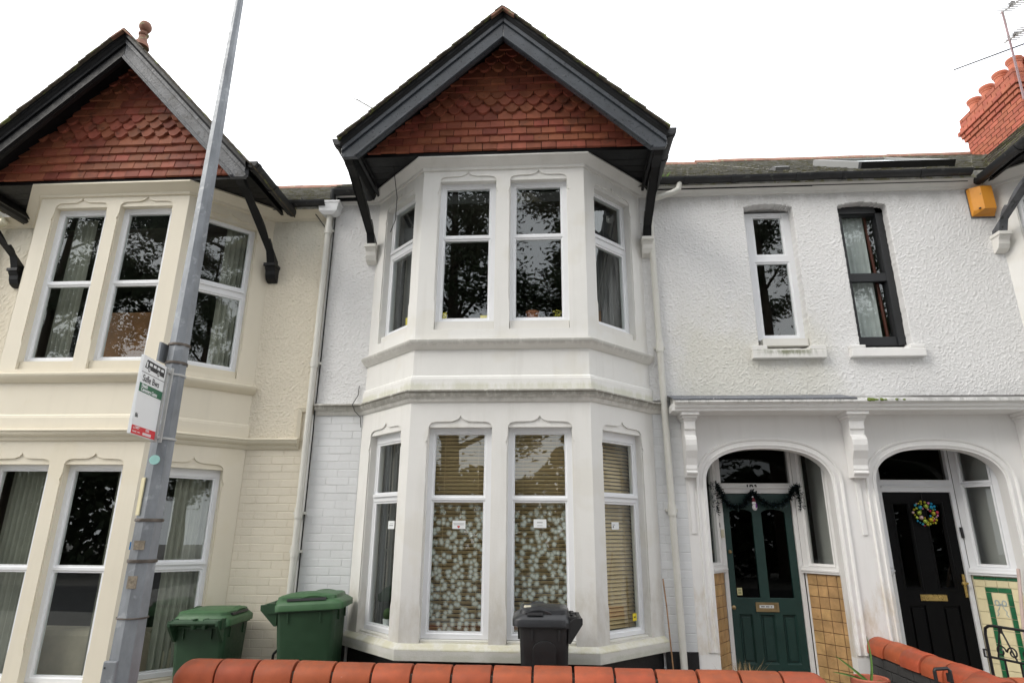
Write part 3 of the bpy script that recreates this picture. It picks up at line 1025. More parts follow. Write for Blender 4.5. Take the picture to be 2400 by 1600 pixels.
cornp = [(-0.02, 5.262), (0.105, 5.262), (0.108, 5.245), (0.095, 5.235), (0.06, 5.20), (0.025, 5.175), (0.018, 5.150), (0.0, 5.145), (-0.02, 5.145)]
MB().sweep([(-2.46, 0), (XB - BW, 0), (XB - A, -DEP), (XB + A, -DEP), (XB + BW, 0), (2.82, 0)], cornp).build('cornice', Mcorn, HC, smooth=True)
MB().sweep([(XB - BW, 0), (XB - A, -DEP), (XB + A, -DEP), (XB + BW, 0)], [(-0.03, 0.63), (-0.03, 0.0), (-0.15, 0.0), (-0.15, 0.63)]).build('bay_plinth', Mtar, HC)
# plain walls beside the bay
MB().box(-2.46, XB - BW + 0.02, 0.004, 0.24, 0.0, 2.76).build('front_wall', Mjoint, HC)
MB().box(XB + BW - 0.02, 1.262, 0.004, 0.24, 0.0, 2.76).build('front_wall', Mjoint, HC)
MB().box(-2.455, XB - BW + 0.02, 0.03, 0.24, 2.76, 5.4).build('upper_wall_core', Mrough, HC)
MB().box(XB + BW - 0.02, 1.4, 0.03, 0.24, 2.76, 5.4).build('upper_wall_core', Mrough, HC)
brickwork(HC, Mbrick, -2.418, XB - BW - 0.004, 0.62, 2.735, seed=3)
brickwork(HC, Mbrick, XB + BW + 0.004, 1.262, 0.62, 2.745, seed=5)
MB().box(-2.46, XB - BW, -0.014, 0.0, 0.0, 0.62).build('plinth', Mtar, HC)
MB().box(XB + BW, 1.262, -0.014, 0.0, 0.0, 0.622).build('plinth', Mtar, HC)
rough_panel('roughcast', HC, Mrough, -2.452, XB - BW + 0.01, 2.845, 5.16, seed=2.0)
rough_panel('roughcast', HC, Mrough, XB + BW - 0.01, 2.82, 2.88, 5.16, [(2.085, 2.60, 3.40, 5.035, 0.038)], seed=5.0)
GC = dict(Yb=-1.10, Yt=-0.735, za=6.710, t=0.950, sp=1.534, bi=6.3635, be=5.042, zs=5.262, gauge=0.0872, z0=5.297, rows='ppppp' + 'sss' + 'ppp' + 'sss' + 'pp', bm=(Mbarge, Mbarge))
gable(HC, XB + 0.020, GC, (Mbarge,), 4)
bracket(HC, XB + 1.498, 4.615, -1.02, 5.11, Mtrim)
bracket(HC, XB - 1.482, 4.60, -1.02, 5.11, Mtrim)
RY, RZ = 4.5, 8.43
main_roof(HC, -2.46, 2.82, 5.30, RY, RZ, 7)
hgutter(HC, 1.06, 2.82, -0.135, 5.292, clips=(1.45, 1.95, 2.62))
hgutter(HC, -2.40, -2.02, -0.135, 5.268)
# roof vent
m = MB()
tt = (RZ - 5.30) / (RY + 0.13)
m.plate((Vector((2.90, 0.62, 5.30 + tt * 0.75)), Vector((0, 1, tt)).normalized(), Vector((0, -tt, 1)).normalized(), X), [(0, 0.0), (0.0, 0.065), (0.08, 0.07), (0.26, 0.02), (0.26, 0)], [], 0, -0.17)
m.build('roof_vent', Mgrey, HC)
# right-hand downpipe with its swan neck, left hopper and pipe
downpipe(HC, 1.072, -0.062, 0.0, 5.00, (3.415, 1.83), mt=Mpipe, lean=0.0105,
         top=[(1.085, -0.07, 5.045), (1.13, -0.09, 5.085), (1.32, -0.125, 5.135), (1.385, -0.135, 5.17), (1.40, -0.135, 5.27)])
dpl = downpipe(HC, -2.468, -0.065, 0.0, 5.0, (4.815, 3.29, 1.783, 1.43), mt=Mpipe)
m = MB()
m.loft([[(-2.468 + sx_ * wv, -0.075 + sy_ * dv, zz) for sx_, sy_ in ((-1, -1), (1, -1), (1, 1), (-1, 1))] for wv, dv, zz in ((0.06, 0.045, 4.985), (0.10, 0.065, 5.02), (0.117, 0.072, 5.115), (0.128, 0.078, 5.118), (0.128, 0.078, 5.142), (0.118, 0.070, 5.142))])
m.build('rainwater_hopper', Mwhite, HC, bevel=0.003)
MB().tube([(-2.43, -0.135, 5.28), (-2.43, -0.13, 5.20), (-2.43, -0.10, 5.12)], 0.032, 10).build('gutter_outlet', Mgut, HC, smooth=True)

# arched porch wall with two openings
AX1, AX2, AH = 2.035, 3.60, 0.583


def arch_pts(xc, hw, zb, zs_, h, n=28, p=2.4):
    pts = [(xc - hw, zb)]
    for k in range(n + 1):
        a = math.pi - math.pi * k / n
        cx_, sx2 = math.cos(a), math.sin(a)
        pts.append((xc + hw * math.copysign(abs(cx_) ** (2 / p), cx_), zs_ + h * abs(sx2) ** (2 / p)))
    pts.append((xc + hw, zb))
    return pts


for house_, xc, xl, xr in ((HC, AX1, 1.262, 2.82),):
    a = arch_pts(xc, AH, 0.0, 2.075, 0.335)
    MB().plate(wallfr(0), [(xl, 0.0)] + a + [(xr, 0.0), (xr, 2.76), (xl, 2.76)], [], 0.0, -0.11).build('porch_wall', Mporch, HC)
    prof = [(0.0, -0.10), (0.0, 0.002), (0.016, 0.004), (0.02, 0.012), (0.034, 0.016), (0.04, 0.006), (0.07, 0.004), (0.078, 0.016), (0.094, 0.02), (0.10, 0.002), (0.10, -0.02)]
    aa = arch_pts(xc, AH, 0.62, 2.075, 0.335)
    MB().ribbon(wallfr(0), aa, [(q - 0.001, k) for q, k in prof]).build('arch_moulding', Mporch, HC, smooth=True)


def splay_screen(house, P0, P1, gl, frm, gz0, gz1, sillz, trans=None, g=G3):
    """porch side screen: plan from P0 (door frame) to P1 (arch jamb)"""
    a, b_ = Vector((*P0, 0)), Vector((*P1, 0))
    U = (b_ - a).normalized()
    W_ = (b_ - a).length
    Nn = Vector((U.y, -U.x, 0))
    if Nn.y > 0: Nn = -Nn
    fr = (a, U, Z, Nn)
    holes = [(gl[0], gl[1], gz0, gz1 if not trans else trans[0])]
    if trans: holes.append((gl[0], gl[1], trans[1], gz1))
    m = MB()
    m.plate(fr, rect(0, W_, sillz - 0.01, 2.75), [rect(*h) for h in holes], 0.0, -0.05)
    m.plate(fr, rect(0, W_, 0.05, sillz - 0.012), [], -0.012, -0.05)
    so_ = m.build('side_screen', frm, house)
    for h in holes:
        m = MB()
        m.ribbon(fr, [(h[0], h[2]), (h[1], h[2]), (h[1], h[3]), (h[0], h[3])], [(0.0, -0.02), (-0.022, 0.008), (-0.022, -0.001)], closed=True)
        m.build('glazing_bead', frm, so_)
        m = MB()
        m.add([a + U * x_ + Z * z_ - Nn * 0.03 for x_, z_ in rect(h[0] - .01, h[1] + .01, h[2] - .01, h[3] + .01)], [(0, 1, 2, 3)])
        m.build('pane', g, so_)
    m = MB()
    m.plate(fr, rect(-0.005, W_ - 0.002, sillz - 0.048, sillz + 0.012), [], 0.032, -0.02)
    m.plate(fr, rect(-0.003, W_ - 0.004, sillz - 0.03, sillz - 0.012), [], 0.042, 0.0325)
    m.build('sill', frm, so_, bevel=0.004)
    return fr, W_, so_


DY = 0.44


def door_frame(house, x0, x1, ztop, tz, frm, topz=2.75):
    m = MB()
    fr = wallfr(DY)
    j = 0.040
    m.plate(fr, [(x0 - j, 0.05), (x0 - 0.0, 0.05), (x0, ztop), (x1, ztop), (x1, 0.05), (x1 + j, 0.05), (x1 + j, topz), (x0 - j, topz)], [rect(x0 + 0.004, x1 + 0.012, tz, topz - 0.05)], 0.0, -0.09)
    m.plate(fr, rect(x0 - 0.002, x1 + 0.002, ztop + 0.046, ztop + 0.062), [], 0.018, 0.0005)
    m.plate(fr, rect(x0 - 0.012, x1 + 0.012, tz - 0.012, tz), [], 0.012, 0.0005)
    o = m.build('door_frame', frm, house, bevel=0.003)
    return o


# green door, number 183
dfo = door_frame(HC, 1.700, 2.380, 2.013, 2.112, Mupvco)
m = MB()
m.add([Vector((x_, DY + 0.05, z_)) for x_, z_ in rect(1.70, 2.40, 2.10, 2.71)], [(0, 1, 2, 3)])
m.build('pane', G2, dfo)
nb = text_mb('183', 0.076, wallfr(DY), 2.003, 2.089, 0.004, 0.002, 0.0022)
nb.build('house_number', Mink, HC)
m = MB()
fr = wallfr(DY + 0.02)


def arched_rect(x0, x1, z0, z1, h=0.05, n=8):
    return [(x0, z0), (x1, z0)] + [(x1 - (x1 - x0) * k / n, z1 - h + h * math.sin(math.pi * k / n) ** 0.6 if 0 < k < n else z1 - h) for k in range(n + 1)]


ghol = [arched_rect(1.766, 1.988, 1.032, 1.858, 0.03), arched_rect(2.079, 2.308, 1.032, 1.858, 0.03)]
phol = [rect(1.772, 1.897, 0.455, 0.884), rect(1.972, 2.104, 0.455, 0.884), rect(2.180, 2.308, 0.455, 0.884)]
m.plate(fr, rect(1.703, 2.377, 0.20, 2.010), ghol + phol, 0.0, -0.045)
gd = m.build('door', Mgreen, HC, label='dark green painted door with two tall panes and three lower panels', bevel=0.003)
for h in phol:
    x0_, x1_, z0_, z1_ = h[0][0], h[1][0], h[0][1], h[2][1]
    m = MB()
    m.plate(fr, rect(x0_ - 0.004, x1_ + 0.004, z0_ - 0.004, z1_ + 0.004), [], -0.022, -0.04)
    m.plate(fr, rect(x0_ + 0.028, x1_ - 0.028, z0_ + 0.028, z1_ - 0.028), [], -0.010, -0.022)
    m.ribbon(fr, rect(x0_, x1_, z0_, z1_), [(0.0, -0.006), (0.0, -0.022), (0.014, -0.022)], closed=True)
    m.build('door_panel', Mgreen, gd, bevel=0.002)
for h in ghol:
    m = MB()
    m.add([fr[0] + X * p[0] + Z * p[1] + Y * 0.02 for p in h], [tuple(range(len(h)))])
    m.build('pane', G2, gd)
m = MB()
m.plate(fr, rect(1.935, 2.152, 0.908, 0.992), [rect(1.957, 2.130, 0.928, 0.972)], 0.008, 0.0005)
m.plate(fr, rect(1.957, 2.130, 0.928, 0.972), [], 0.003, 0.0005)
lp = m.build('letterbox', Mbrassd, gd, bevel=0.002)
MB().plate(fr, rect(1.970, 2.104, 0.942, 0.968), [], 0.0045, 0.0032).build('paper_strip', Mpaper, gd)
m = MB()
for q in [1.975 + 0.009 * k for k in range(13)]:
    if int(q * 1000) % 5: m.plate(fr, rect(q, q + 0.0065, 0.949, 0.960), [], 0.0052, 0.0047)
m.build('strip_lettering', Mink, gd)
m = MB()
m.lathe((0, 0, 0), [(0.020, 0), (0.020, 0.006), (0.014, 0.012), (0.004, 0.014)], 14)
m.v = [(1.727 + x_, DY + 0.02 - z_ - 0.0005, 0.942 + y_) for x_, y_, z_ in m.v]
m.lathe((0, 0, 0), [(0.018, 0), (0.016, 0.02), (0.010, 0.026)], 14)
m.v[-42:] = [(1.737 + x_, DY + 0.02 - z_ - 0.0005, 1.452 + y_) for x_, y_, z_ in m.v[-42:]]
m.build('lock', Mbrassd, gd, smooth=True)
MB().plate(fr, rect(1.778, 1.826, 1.052, 1.118), [], -0.016, -0.019).build('notice_sticker', mat('pale_yellow_sticker', (0.72, 0.68, 0.36), 0.5), gd)
m = MB()
for q in (1.100, 1.090, 1.075, 1.066): m.plate(fr, rect(1.786, 1.818, q, q + 0.004), [], -0.0150, -0.0156)
m.build('sticker_lettering', Mink, gd)
m = MB().plate(wallfr(DY), rect(1.662, 1.690, 1.585, 1.662), [], 0.018, 0.0)
m.plate(wallfr(DY), rect(1.668, 1.684, 1.60, 1.625), [], 0.021, 0.0185)
m.build('door_bell', mat('cream_bell_plastic', (0.62, 0.58, 0.44), 0.4), HC, bevel=0.003)
MB().plate(wallfr(DY), rect(1.640, 1.656, 1.682, 1.728), [], 0.02, 0.0).build('key_safe', Mink, HC, bevel=0.003)
MB().box(1.45, 2.66, -0.05, 0.6, 0.0, 0.20).build('door_step', Mkerb, HC, bevel=0.008)

frR, WR, soR = splay_screen(HC, (2.420, DY - 0.004), (2.640, 0.118), (0.085, 0.318), Mupvco, 1.356, 2.70, 1.315)
frL, WL, soL = splay_screen(HC, (1.660, DY - 0.004), (1.452, 0.118), (0.085, 0.318), Mupvco, 1.356, 2.70, 1.315)


def tiling(parent, fr, x0, x1, z0, z1, s, mt, n0=0.006, seed=1, align_left=True):
    rnd = random.Random(seed)
    MB().plate(fr, rect(x0, x1, z0, z1), [], -0.0005, -0.010).build('tile_bed', Mgrout, parent)
    O, U, W, Nn = fr
    cache = {}
    z = z1
    while z > z0 + 0.01:
        zb = max(z - s, z0)
        x = x0
        while x < x1 - 0.01:
            xe = min(x + s, x1)
            k = (round(xe - x, 3), round(z - zb, 3))
            if k not in cache:
                me = brick_mesh('wall_tile', k[0] - 0.0055, k[1] - 0.0055, 0.008, 0.003)
                me.materials.append(mt)
                cache[k] = me
            R_ = Matrix((U, -Nn, W)).transposed().to_4x4()
            piece('wall_tile', cache[k], parent, Matrix.Translation(O + U * ((x + xe) / 2) + W * ((z + zb) / 2) + Nn * (n0 + rnd.uniform(-0.001, 0.001))) @ R_)
            x += s
        z -= s


tiling(HC, frR, 0.028, WR - 0.002, 0.22, 1.262, 0.1005, Mtan, seed=3)
tiling(HC, frL, 0.028, WL - 0.002, 0.22, 1.262, 0.1005, Mtan, seed=4)
MB().box(1.40, 2.81, 0.11, 1.2, 2.70, 2.74).build('porch_ceiling', Mporch, HC)
room(HC, 1.30, 2.80, 0.62, 3.0, 0.2, 2.72)
MB().box(1.30, 1.452, 0.115, 0.62, 0.0, 2.72).build('porch_side_wall', Mporch, HC)
MB().box(2.64, 2.81, 0.115, 0.62, 0, 2.72).build('porch_side_wall', Mporch, HC)

# hood over both doors (each house owns its half)
HP = [(-0.02, 2.925), (0.02, 2.915), (0.285, 2.838), (0.30, 2.828), (0.30, 2.806), (0.285, 2.796), (0.268, 2.786), (0.262, 2.766), (0.245, 2.750), (0.240, 2.734), (0.225, 2.728), (-0.02, 2.728)]
MB().sweep([(1.16, 0.0), (2.82, 0.0)], HP).build('porch_hood', Mhood, HC, bevel=0.002)
MB().box(1.135, 1.175, -0.235, 0.0, 2.734, 2.80).build('hood_return', Mhood, HC)
MB().sweep([(1.14, 0.0), (2.82, 0.0)], [(-0.01, 2.932), (0.02, 2.926), (0.297, 2.843), (0.308, 2.834), (0.304, 2.826), (0.297, 2.836), (0.02, 2.918), (-0.01, 2.924)]).build('lead_flashing', Mlead, HC)


def corbel(house, x, w=0.108, mt=None):
    m = MB()
    fr = (Vector((x - w / 2, 0, 0)), -Y, Z, -X)
    scroll = [(0, 2.66), (0.165, 2.66), (0.165, 2.57), (0.150, 2.565), (0.145, 2.515), (0.168, 2.505), (0.182, 2.47), (0.182, 2.42), (0.170, 2.37), (0.135, 2.30), (0.115, 2.24), (0.118, 2.205), (0.108, 2.185), (0.125, 2.18), (0.125, 2.165), (0.10, 2.14), (0.10, 2.128), (0, 2.128)]
    m.plate(fr, scroll, [], 0, -w)
    cap = [(0, 2.729), (0.225, 2.729), (0.225, 2.700), (0.205, 2.693), (0.19, 2.665), (0.172, 2.648), (0, 2.648)]
    rings = []
    for e, wz in ((0.032, 0), (0.032, 0)):
        pass
    m.plate((Vector((x - w / 2 - 0.034, 0, 0)), -Y, Z, -X), [(0, 2.729), (0.225, 2.729), (0.225, 2.698), (0, 2.698)], [], 0, -w - 0.068)
    m.plate((Vector((x - w / 2 - 0.018, 0, 0)), -Y, Z, -X), [(0, 2.697), (0.205, 2.697), (0.19, 2.67), (0, 2.67)], [], 0, -w - 0.036)
    m.plate((Vector((x - w / 2 - 0.006, 0, 0)), -Y, Z, -X), [(0, 2.669), (0.182, 2.669), (0.172, 2.648), (0, 2.648)], [], 0, -w - 0.012)
    m.build('corbel', mt or Mporch, house, bevel=0.005)
    MB().box(x - 0.022, x + 0.022, -0.012, 0.0, 1.62, 2.128).build('pilaster_bead', Mporch, house, bevel=0.003)


corbel(HC, 1.305, 0.104)

# white window over the porch
WF = wallfr(0.0)
window(HC, WF, 2.142, 2.600, 3.445, 4.972, [(2.205, 2.528, 3.585, 4.386), (2.222, 2.510, 4.497, 4.932)], 0.115, Mupvc, Mtrim, 3.525)
m = MB()
m.box(2.000, 2.715, -0.072, 0.05, 3.290, 3.372)
m.box(2.000, 2.150, -0.066, 0.05, 3.3725, 3.425).box(2.565, 2.715, -0.066, 0.05, 3.3725, 3.42)
m.build('window_sill', mat('stained_sill', (0.72, 0.71, 0.68), 0.7, 0.05, 3, 0.3, 70, 0.003, stains=((3.38, 3.29, (0.15, 0.16, 0.08), 0.85, 0.5, 22, 0.2, 2.2, 2.5),)), HC, bevel=0.006)
MB().box(1.30, 2.10, 0.03, 0.24, 2.76, 5.4).box(2.62, 2.815, 0.03, 0.24, 2.76, 5.4).box(2.10, 2.62, 0.14, 0.24, 2.76, 3.45).box(2.10, 2.62, 0.14, 0.24, 5.03, 5.4).build('upper_wall_core', Mrough, HC)
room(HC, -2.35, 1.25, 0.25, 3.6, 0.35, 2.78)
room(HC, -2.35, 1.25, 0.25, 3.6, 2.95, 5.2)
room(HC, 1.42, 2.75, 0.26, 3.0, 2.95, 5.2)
MB().tube([(-2.83, -0.05, 5.235), (-2.76, -0.06, 5.18), (-2.62, -0.06, 5.0), (-2.50, -0.05, 4.84)], 0.006, 6).build('cable', Mcable, HC)
MB().tube([(-2.418, -0.03, 5.0), (-2.42, -0.02, 3.3), (-2.424, -0.02, 2.9), (-2.418, -0.045, 2.78), (-2.424, -0.02, 2.6), (-2.426, -0.02, 0.6)], 0.007, 6).build('cable', Mcable, HC)
MB().tube([(-1.985, -0.02, 3.05), (-1.99, -0.02, 2.95), (-2.02, -0.085, 2.84), (-2.0, -0.06, 2.78), (-1.945, -0.03, 2.72), (-1.935, -0.02, 2.62)], 0.004, 6).build('cable', Mcable, HC)
MB().tube([(-1.62, -0.62, 5.25), (-1.62, -0.40, 5.0), (-1.645, -0.32, 4.78), (-1.70, -0.28, 4.66)], 0.004, 5).build('cable', Mcable, HC)

# snow sprayed on the lower front panes
for g0, g1 in ((-0.583, -0.143), (0.133, 0.576)):
    m = MB()
    m.add([(XB + g0, -DEP + 0.106, 0.835), (XB + g1, -DEP + 0.106, 0.835), (XB + g1, -DEP + 0.106, 1.868), (XB + g0, -DEP + 0.106, 1.868)], [(0, 1, 2, 3)])
    m.build('snow_spray', Msnow, HC)

# ------------------------------------------------------------------ right-hand house
HR = thing('terraced_house', 'white terraced house at the right edge with black front door and black sash window', 'house', (5.4, 0, 0), 'terraced houses in a row')
XR = 6.11
bay(HR, XR, PC, (Mw, Mtrim, Mcorn, Msill, Mupvc))
lowstring(HR, [(XR - BW - 0.1, 0), (XR - BW, 0), (XR - A, -DEP), (XR + A, -DEP), (XR + BW, 0)], 2.848, 2.746, Mtrim)
baysill(HR, XR, PC, Msill)
MB().sweep([(2.82, 0), (XR - BW, 0), (XR - A, -DEP), (XR + A, -DEP), (XR + BW, 0), (8.1, 0)], cornp).build('cornice', Mcorn, HR, smooth=True)
rough_panel('roughcast', HR, Mrough, 2.82, XR - BW + 0.02, 2.88, 5.16, [(3.075, 3.575, 3.40, 5.03, 0.038)], seed=9.0, amp=0.95)
MB().box(2.825, 3.05, 0.03, 0.24, 2.76, 5.4).box(3.60, 4.7, 0.03, 0.24, 2.76, 5.4).box(3.05, 3.60, 0.14, 0.24, 2.76, 3.45).box(3.05, 3.60, 0.14, 0.24, 5.02, 5.4).build('upper_wall_core', Mrough, HR)
MB().box(XR + BW, 8.1, 0.0, 0.24, 0, 5.4).build('front_wall', Mporch, HR)
GR = dict(GC)
gable(HR, XR, GR, (Mbarge,), 14)
bracket(HR, XR - 1.498, 4.585, -1.02, 5.11, Mtrim, Mbargo)
main_roof(HR, 2.82, 8.1, 5.30, RY, RZ + 0.03, 17)
hgutter(HR, 2.82, 4.42, -0.135, 5.296, clips=(3.1, 3.9))
a = arch_pts(AX2, AH, 0.0, 2.075, 0.335)
MB().plate(wallfr(0), [(2.82, 0.0)] + a + [(4.68, 0.0), (4.68, 2.76), (2.82, 2.76)], [], 0.0, -0.11).build('porch_wall', Mporch, HR)
MB().ribbon(wallfr(0), arch_pts(AX2, AH, 0.62, 2.075, 0.335), [(q - 0.001, k) for q, k in prof]).build('arch_moulding', Mporch, HR, smooth=True)
MB().sweep([(2.8205, 0.0), (XR - BW + 0.02, 0.0)], HP).build('porch_hood', Mhood, HR, bevel=0.002)
corbel(HR, 2.845, 0.135)
corbel(HR, 4.44, 0.135)
dfo = door_frame(HR, 3.273, 3.930, 2.032, 2.150, Mupvc)
m = MB()
m.add([Vector((x_, DY + 0.05, z_)) for x_, z_ in rect(3.27, 3.95, 2.14, 2.71)], [(0, 1, 2, 3)])
m.build('pane', G2, dfo)
fr = wallfr(DY + 0.02)
m = MB()
ghol = [rect(3.365, 3.512, 1.138, 1.922), rect(3.680, 3.828, 1.138, 1.922)]
phol = [rect(3.365, 3.516, 0.46, 0.985), rect(3.672, 3.828, 0.46, 0.985)]
m.plate(fr, rect(3.276, 3.927, 0.20, 2.029), ghol + phol, 0.0, -0.045)
bd = m.build('door', Mdblack, HR, label='black front door with two tall panes and a brass letterbox', bevel=0.003)
for h in ghol:
    m = MB()
    x0_, x1_, z0_, z1_ = h[0][0], h[1][0], h[0][1], h[2][1]
    m.ribbon(fr, rect(x0_, x1_, z0_, z1_), [(0.012, -0.012), (0.0, 0.004), (-0.014, 0.004), (-0.018, 0.0)], closed=True)
    m.build('glazing_bead', Mdblack, bd)
    m = MB()
    m.add([fr[0] + X * p[0] + Z * p[1] + Y * 0.02 for p in h], [(0, 1, 2, 3)])
    m.build('pane', G2, bd)
for h in phol:
    x0_, x1_, z0_, z1_ = h[0][0], h[1][0], h[0][1], h[2][1]
    m = MB()
    m.plate(fr, rect(x0_ - 0.004, x1_ + 0.004, z0_ - 0.004, z1_ + 0.004), [], -0.016, -0.04)
    m.plate(fr, rect(x0_ + 0.022, x1_ - 0.022, z0_ + 0.022, z1_ - 0.022), [], -0.002, -0.016)
    m.build('door_panel', Mdblack, bd, bevel=0.004)
m = MB()
m.plate(fr, rect(3.480, 3.724, 1.028, 1.084), [], 0.008, 0.0005)
m.plate(fr, rect(3.490, 3.714, 1.034, 1.066), [], 0.012, 0.0085)
m.build('letterbox', Mbrass, bd, bevel=0.003)
m = MB()
m.plate(fr, rect(3.893, 3.917, 1.063, 1.268), [], 0.010, 0.0005)
m.tube([(3.905, DY + 0.01, 1.19), (3.905, DY - 0.035, 1.19), (3.89, DY - 0.04, 1.19), (3.85, DY - 0.04, 1.188)], 0.010, 8)
m.sphere((3.872, DY - 0.03, 1.19), 0.018)
m.build('door_handle', Mbrass, bd, smooth=True)
MB().box(3.03, 4.2, -0.05, 0.6, 0.0, 0.20).build('door_step', Mkerb, HR, bevel=0.008)
frR2, WR2, _ = splay_screen(HR, (3.972, DY - 0.004), (4.195, 0.118), (0.085, 0.310), Mupvc, 1.368, 2.70, 1.315, trans=(2.074, 2.132))
frL2, WL2, _ = splay_screen(HR, (3.232, DY - 0.004), (3.010, 0.118), (0.085, 0.310), Mupvc, 1.368, 2.70, 1.315, trans=(2.074, 2.132))
m = MB()
m.tube([(3.955, DY - 0.012, 1.70), (3.960, DY - 0.012, 1.60)], 0.014, 8)
m.build('key_safe', Mink, HR)
# green and cream tiled dado
O, U, W_, Nn = frR2
MB().plate(frR2, rect(0.0, WR2, 0.20, 1.262), [], -0.0005, -0.010).build('tile_bed', mat('pale_grout', (0.55, 0.50, 0.36), 0.8), HR)


def tp(x0, x1, z0, z1, mt, fr_=None):
    O, U, W, Nn = fr_ or frR2
    me = brick_mesh('wall_tile', x1 - x0 - 0.003, z1 - z0 - 0.003, 0.006, 0.002)
    me.materials.append(mt)
    R_ = Matrix((U, -Nn, W)).transposed().to_4x4()
    piece('wall_tile', me, HR, Matrix.Translation(O + U * ((x0 + x1) / 2) + W * ((z0 + z1) / 2) + Nn * 0.006) @ R_)


e0, e1 = 0.012, WR2 - 0.004
for k in range(4):
    a0 = e0 + (e1 - e0) * k / 4
    tp(a0, a0 + (e1 - e0) / 4, 1.228, 1.258, Mtgreen)
    tp(a0, a0 + (e1 - e0) / 4, 1.166, 1.226, Mtcream)
b0, b1 = e0 + 0.082, e1 - 0.082
z = 1.164
while z > 0.24:
    tp(e0, b0, z - 0.107, z, Mtcream)
    tp(b1, e1, z - 0.107, z, Mtcream)
    z -= 0.109
for k in range(2):
    a0 = b0 + (b1 - b0) * k / 2
    tp(a0, a0 + (b1 - b0) / 2, 1.122, 1.164, Mtgreen)
z = 1.120
while z > 0.24:
    tp(b0, b0 + 0.042, z - 0.107, z, Mtgreen)
    tp(b1 - 0.042, b1, z - 0.107, z, Mtgreen)
    tp(b0 + 0.044, b1 - 0.044, z - 0.107, z, Mtcream)
    z -= 0.109
# hand painted ribbon bow on the tiles
bc = (b0 + b1) / 2
m = MB()
for s in (-1, 1):
    lp_ = [(bc + s * (0.012 + 0.016 * (1 - math.cos(q))), 1.035 + 0.022 * math.sin(q)) for q in [math.tau * k / 14 for k in range(15)]]
    m.ribbon(frR2, lp_, [(-0.004, 0.0085), (0.004, 0.0085), (0.004, 0.0065), (-0.004, 0.0065)])
    tl = [(bc + s * 0.002, 1.03), (bc + s * 0.02, 0.985), (bc + s * 0.036, 0.965), (bc + s * 0.030, 0.94), (bc + s * 0.045, 0.92)]
    m.ribbon(frR2, tl, [(-0.003, 0.0085), (0.003, 0.0085), (0.003, 0.0065), (-0.003, 0.0065)])
m.build('ribbon_motif', mat('pale_blue_glaze', (0.30, 0.38, 0.42), 0.3), HR)
MB().plate(frL2, rect(0.0, WL2, 0.20, 1.262), [], 0.004, -0.010).build('tile_bed', Mtcream, HR)
MB().box(2.86, 4.30, 0.11, 1.2, 2.70, 2.74).build('porch_ceiling', Mporch, HR)
MB().box(2.83, 3.01, 0.115, 0.62, 0.0, 2.72).build('porch_side_wall', Mporch, HR)
MB().box(4.195, 4.4, 0.115, 0.62, 0, 2.72).build('porch_side_wall', Mporch, HR)
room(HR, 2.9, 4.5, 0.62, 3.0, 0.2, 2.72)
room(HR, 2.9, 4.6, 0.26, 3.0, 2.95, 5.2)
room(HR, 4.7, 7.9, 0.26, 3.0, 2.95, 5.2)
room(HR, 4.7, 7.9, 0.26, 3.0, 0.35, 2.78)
# lamp and balloon seen through the fanlights
lt = thing('ceiling_lamp', 'white ceiling lamp bowl seen through the glass over the black door', 'lamp', (3.62, 0.95, 2.42))
m = MB()
m.sphere((3.62, 0.95, 2.49), 0.12, 14, 8, (1, 1, 0.6))
m.build('lamp_shade', Mwhite, lt, smooth=True)
MB().tube([(3.62, 0.95, 2.55), (3.62, 0.95, 2.72)], 0.01).build('lamp_stem', Mbrass, lt)
# black sash window
fr = WF
m = MB()
m.plate(fr, rect(3.100, 3.610, 3.46, 5.00), [rect(3.155, 3.500, 3.55, 4.165), rect(3.155, 3.500, 4.245, 4.93)], -0.105, -0.175)
m.plate(fr, rect(3.500, 3.610, 3.46, 5.02), [], -0.085, -0.1045)
m.plate(fr, rect(3.085, 3.51, 4.155, 4.245), [], -0.092, -0.1045)
m.plate(fr, rect(3.085, 3.60, 4.94, 5.02), [], -0.085, -0.1045)
bw_ = m.build('window', mat('black_window_paint', (0.016, 0.017, 0.019), 0.38, 0.1, 5), HR, label='black painted sash window with a net curtain behind', bevel=0.004)
for z0_, z1_ in ((3.55, 4.165), (4.245, 4.93)):
    m = MB()
    m.add([(3.145, 0.14, z0_ - .01), (3.51, 0.14, z0_ - .01), (3.51, 0.14, z1_ + .01), (3.145, 0.14, z1_ + .01)], [(0, 1, 2, 3)])
    m.build('pane', G1, bw_)
m = MB()
m.box(2.955, 3.662, -0.07, 0.05, 3.296, 3.385)
m.box(2.955, 3.10, -0.064, 0.05, 3.3855, 3.42).box(3.52, 3.662, -0.064, 0.05, 3.3855, 3.425)
m.build('window_sill', Mporch, HR, bevel=0.008)
# roof light
tt2 = (RZ + 0.03 - 5.30) / (RY + 0.13)
U2, W2, N2 = X, Vector((0, 1, tt2)).normalized(), Vector((0, -tt2, 1)).normalized()
sf = (Vector((3.62, 0.40, 5.30 + tt2 * 0.53)), U2, W2, N2)
m = MB()
m.plate(sf, rect(0, 0.98, 0, 1.4), [rect(0.08, 0.90, 0.10, 1.32)], 0.10, 0.0)
slo = m.build('roof_light', mat('grey_roof_light_frame', (0.24, 0.24, 0.235), 0.5), HR, bevel=0.004)
m = MB()
m.add([sf[0] + U2 * a_ + W2 * c_ + N2 * 0.085 for a_, c_ in rect(0.07, 0.91, 0.09, 1.33)], [(0, 1, 2, 3)])
m.build('pane', G1, slo)
MB().plate(sf, rect(-0.03, 1.01, -0.04, 0.03), [], 0.10, 0.02).build('roof_light_rail', Mblackp, slo)
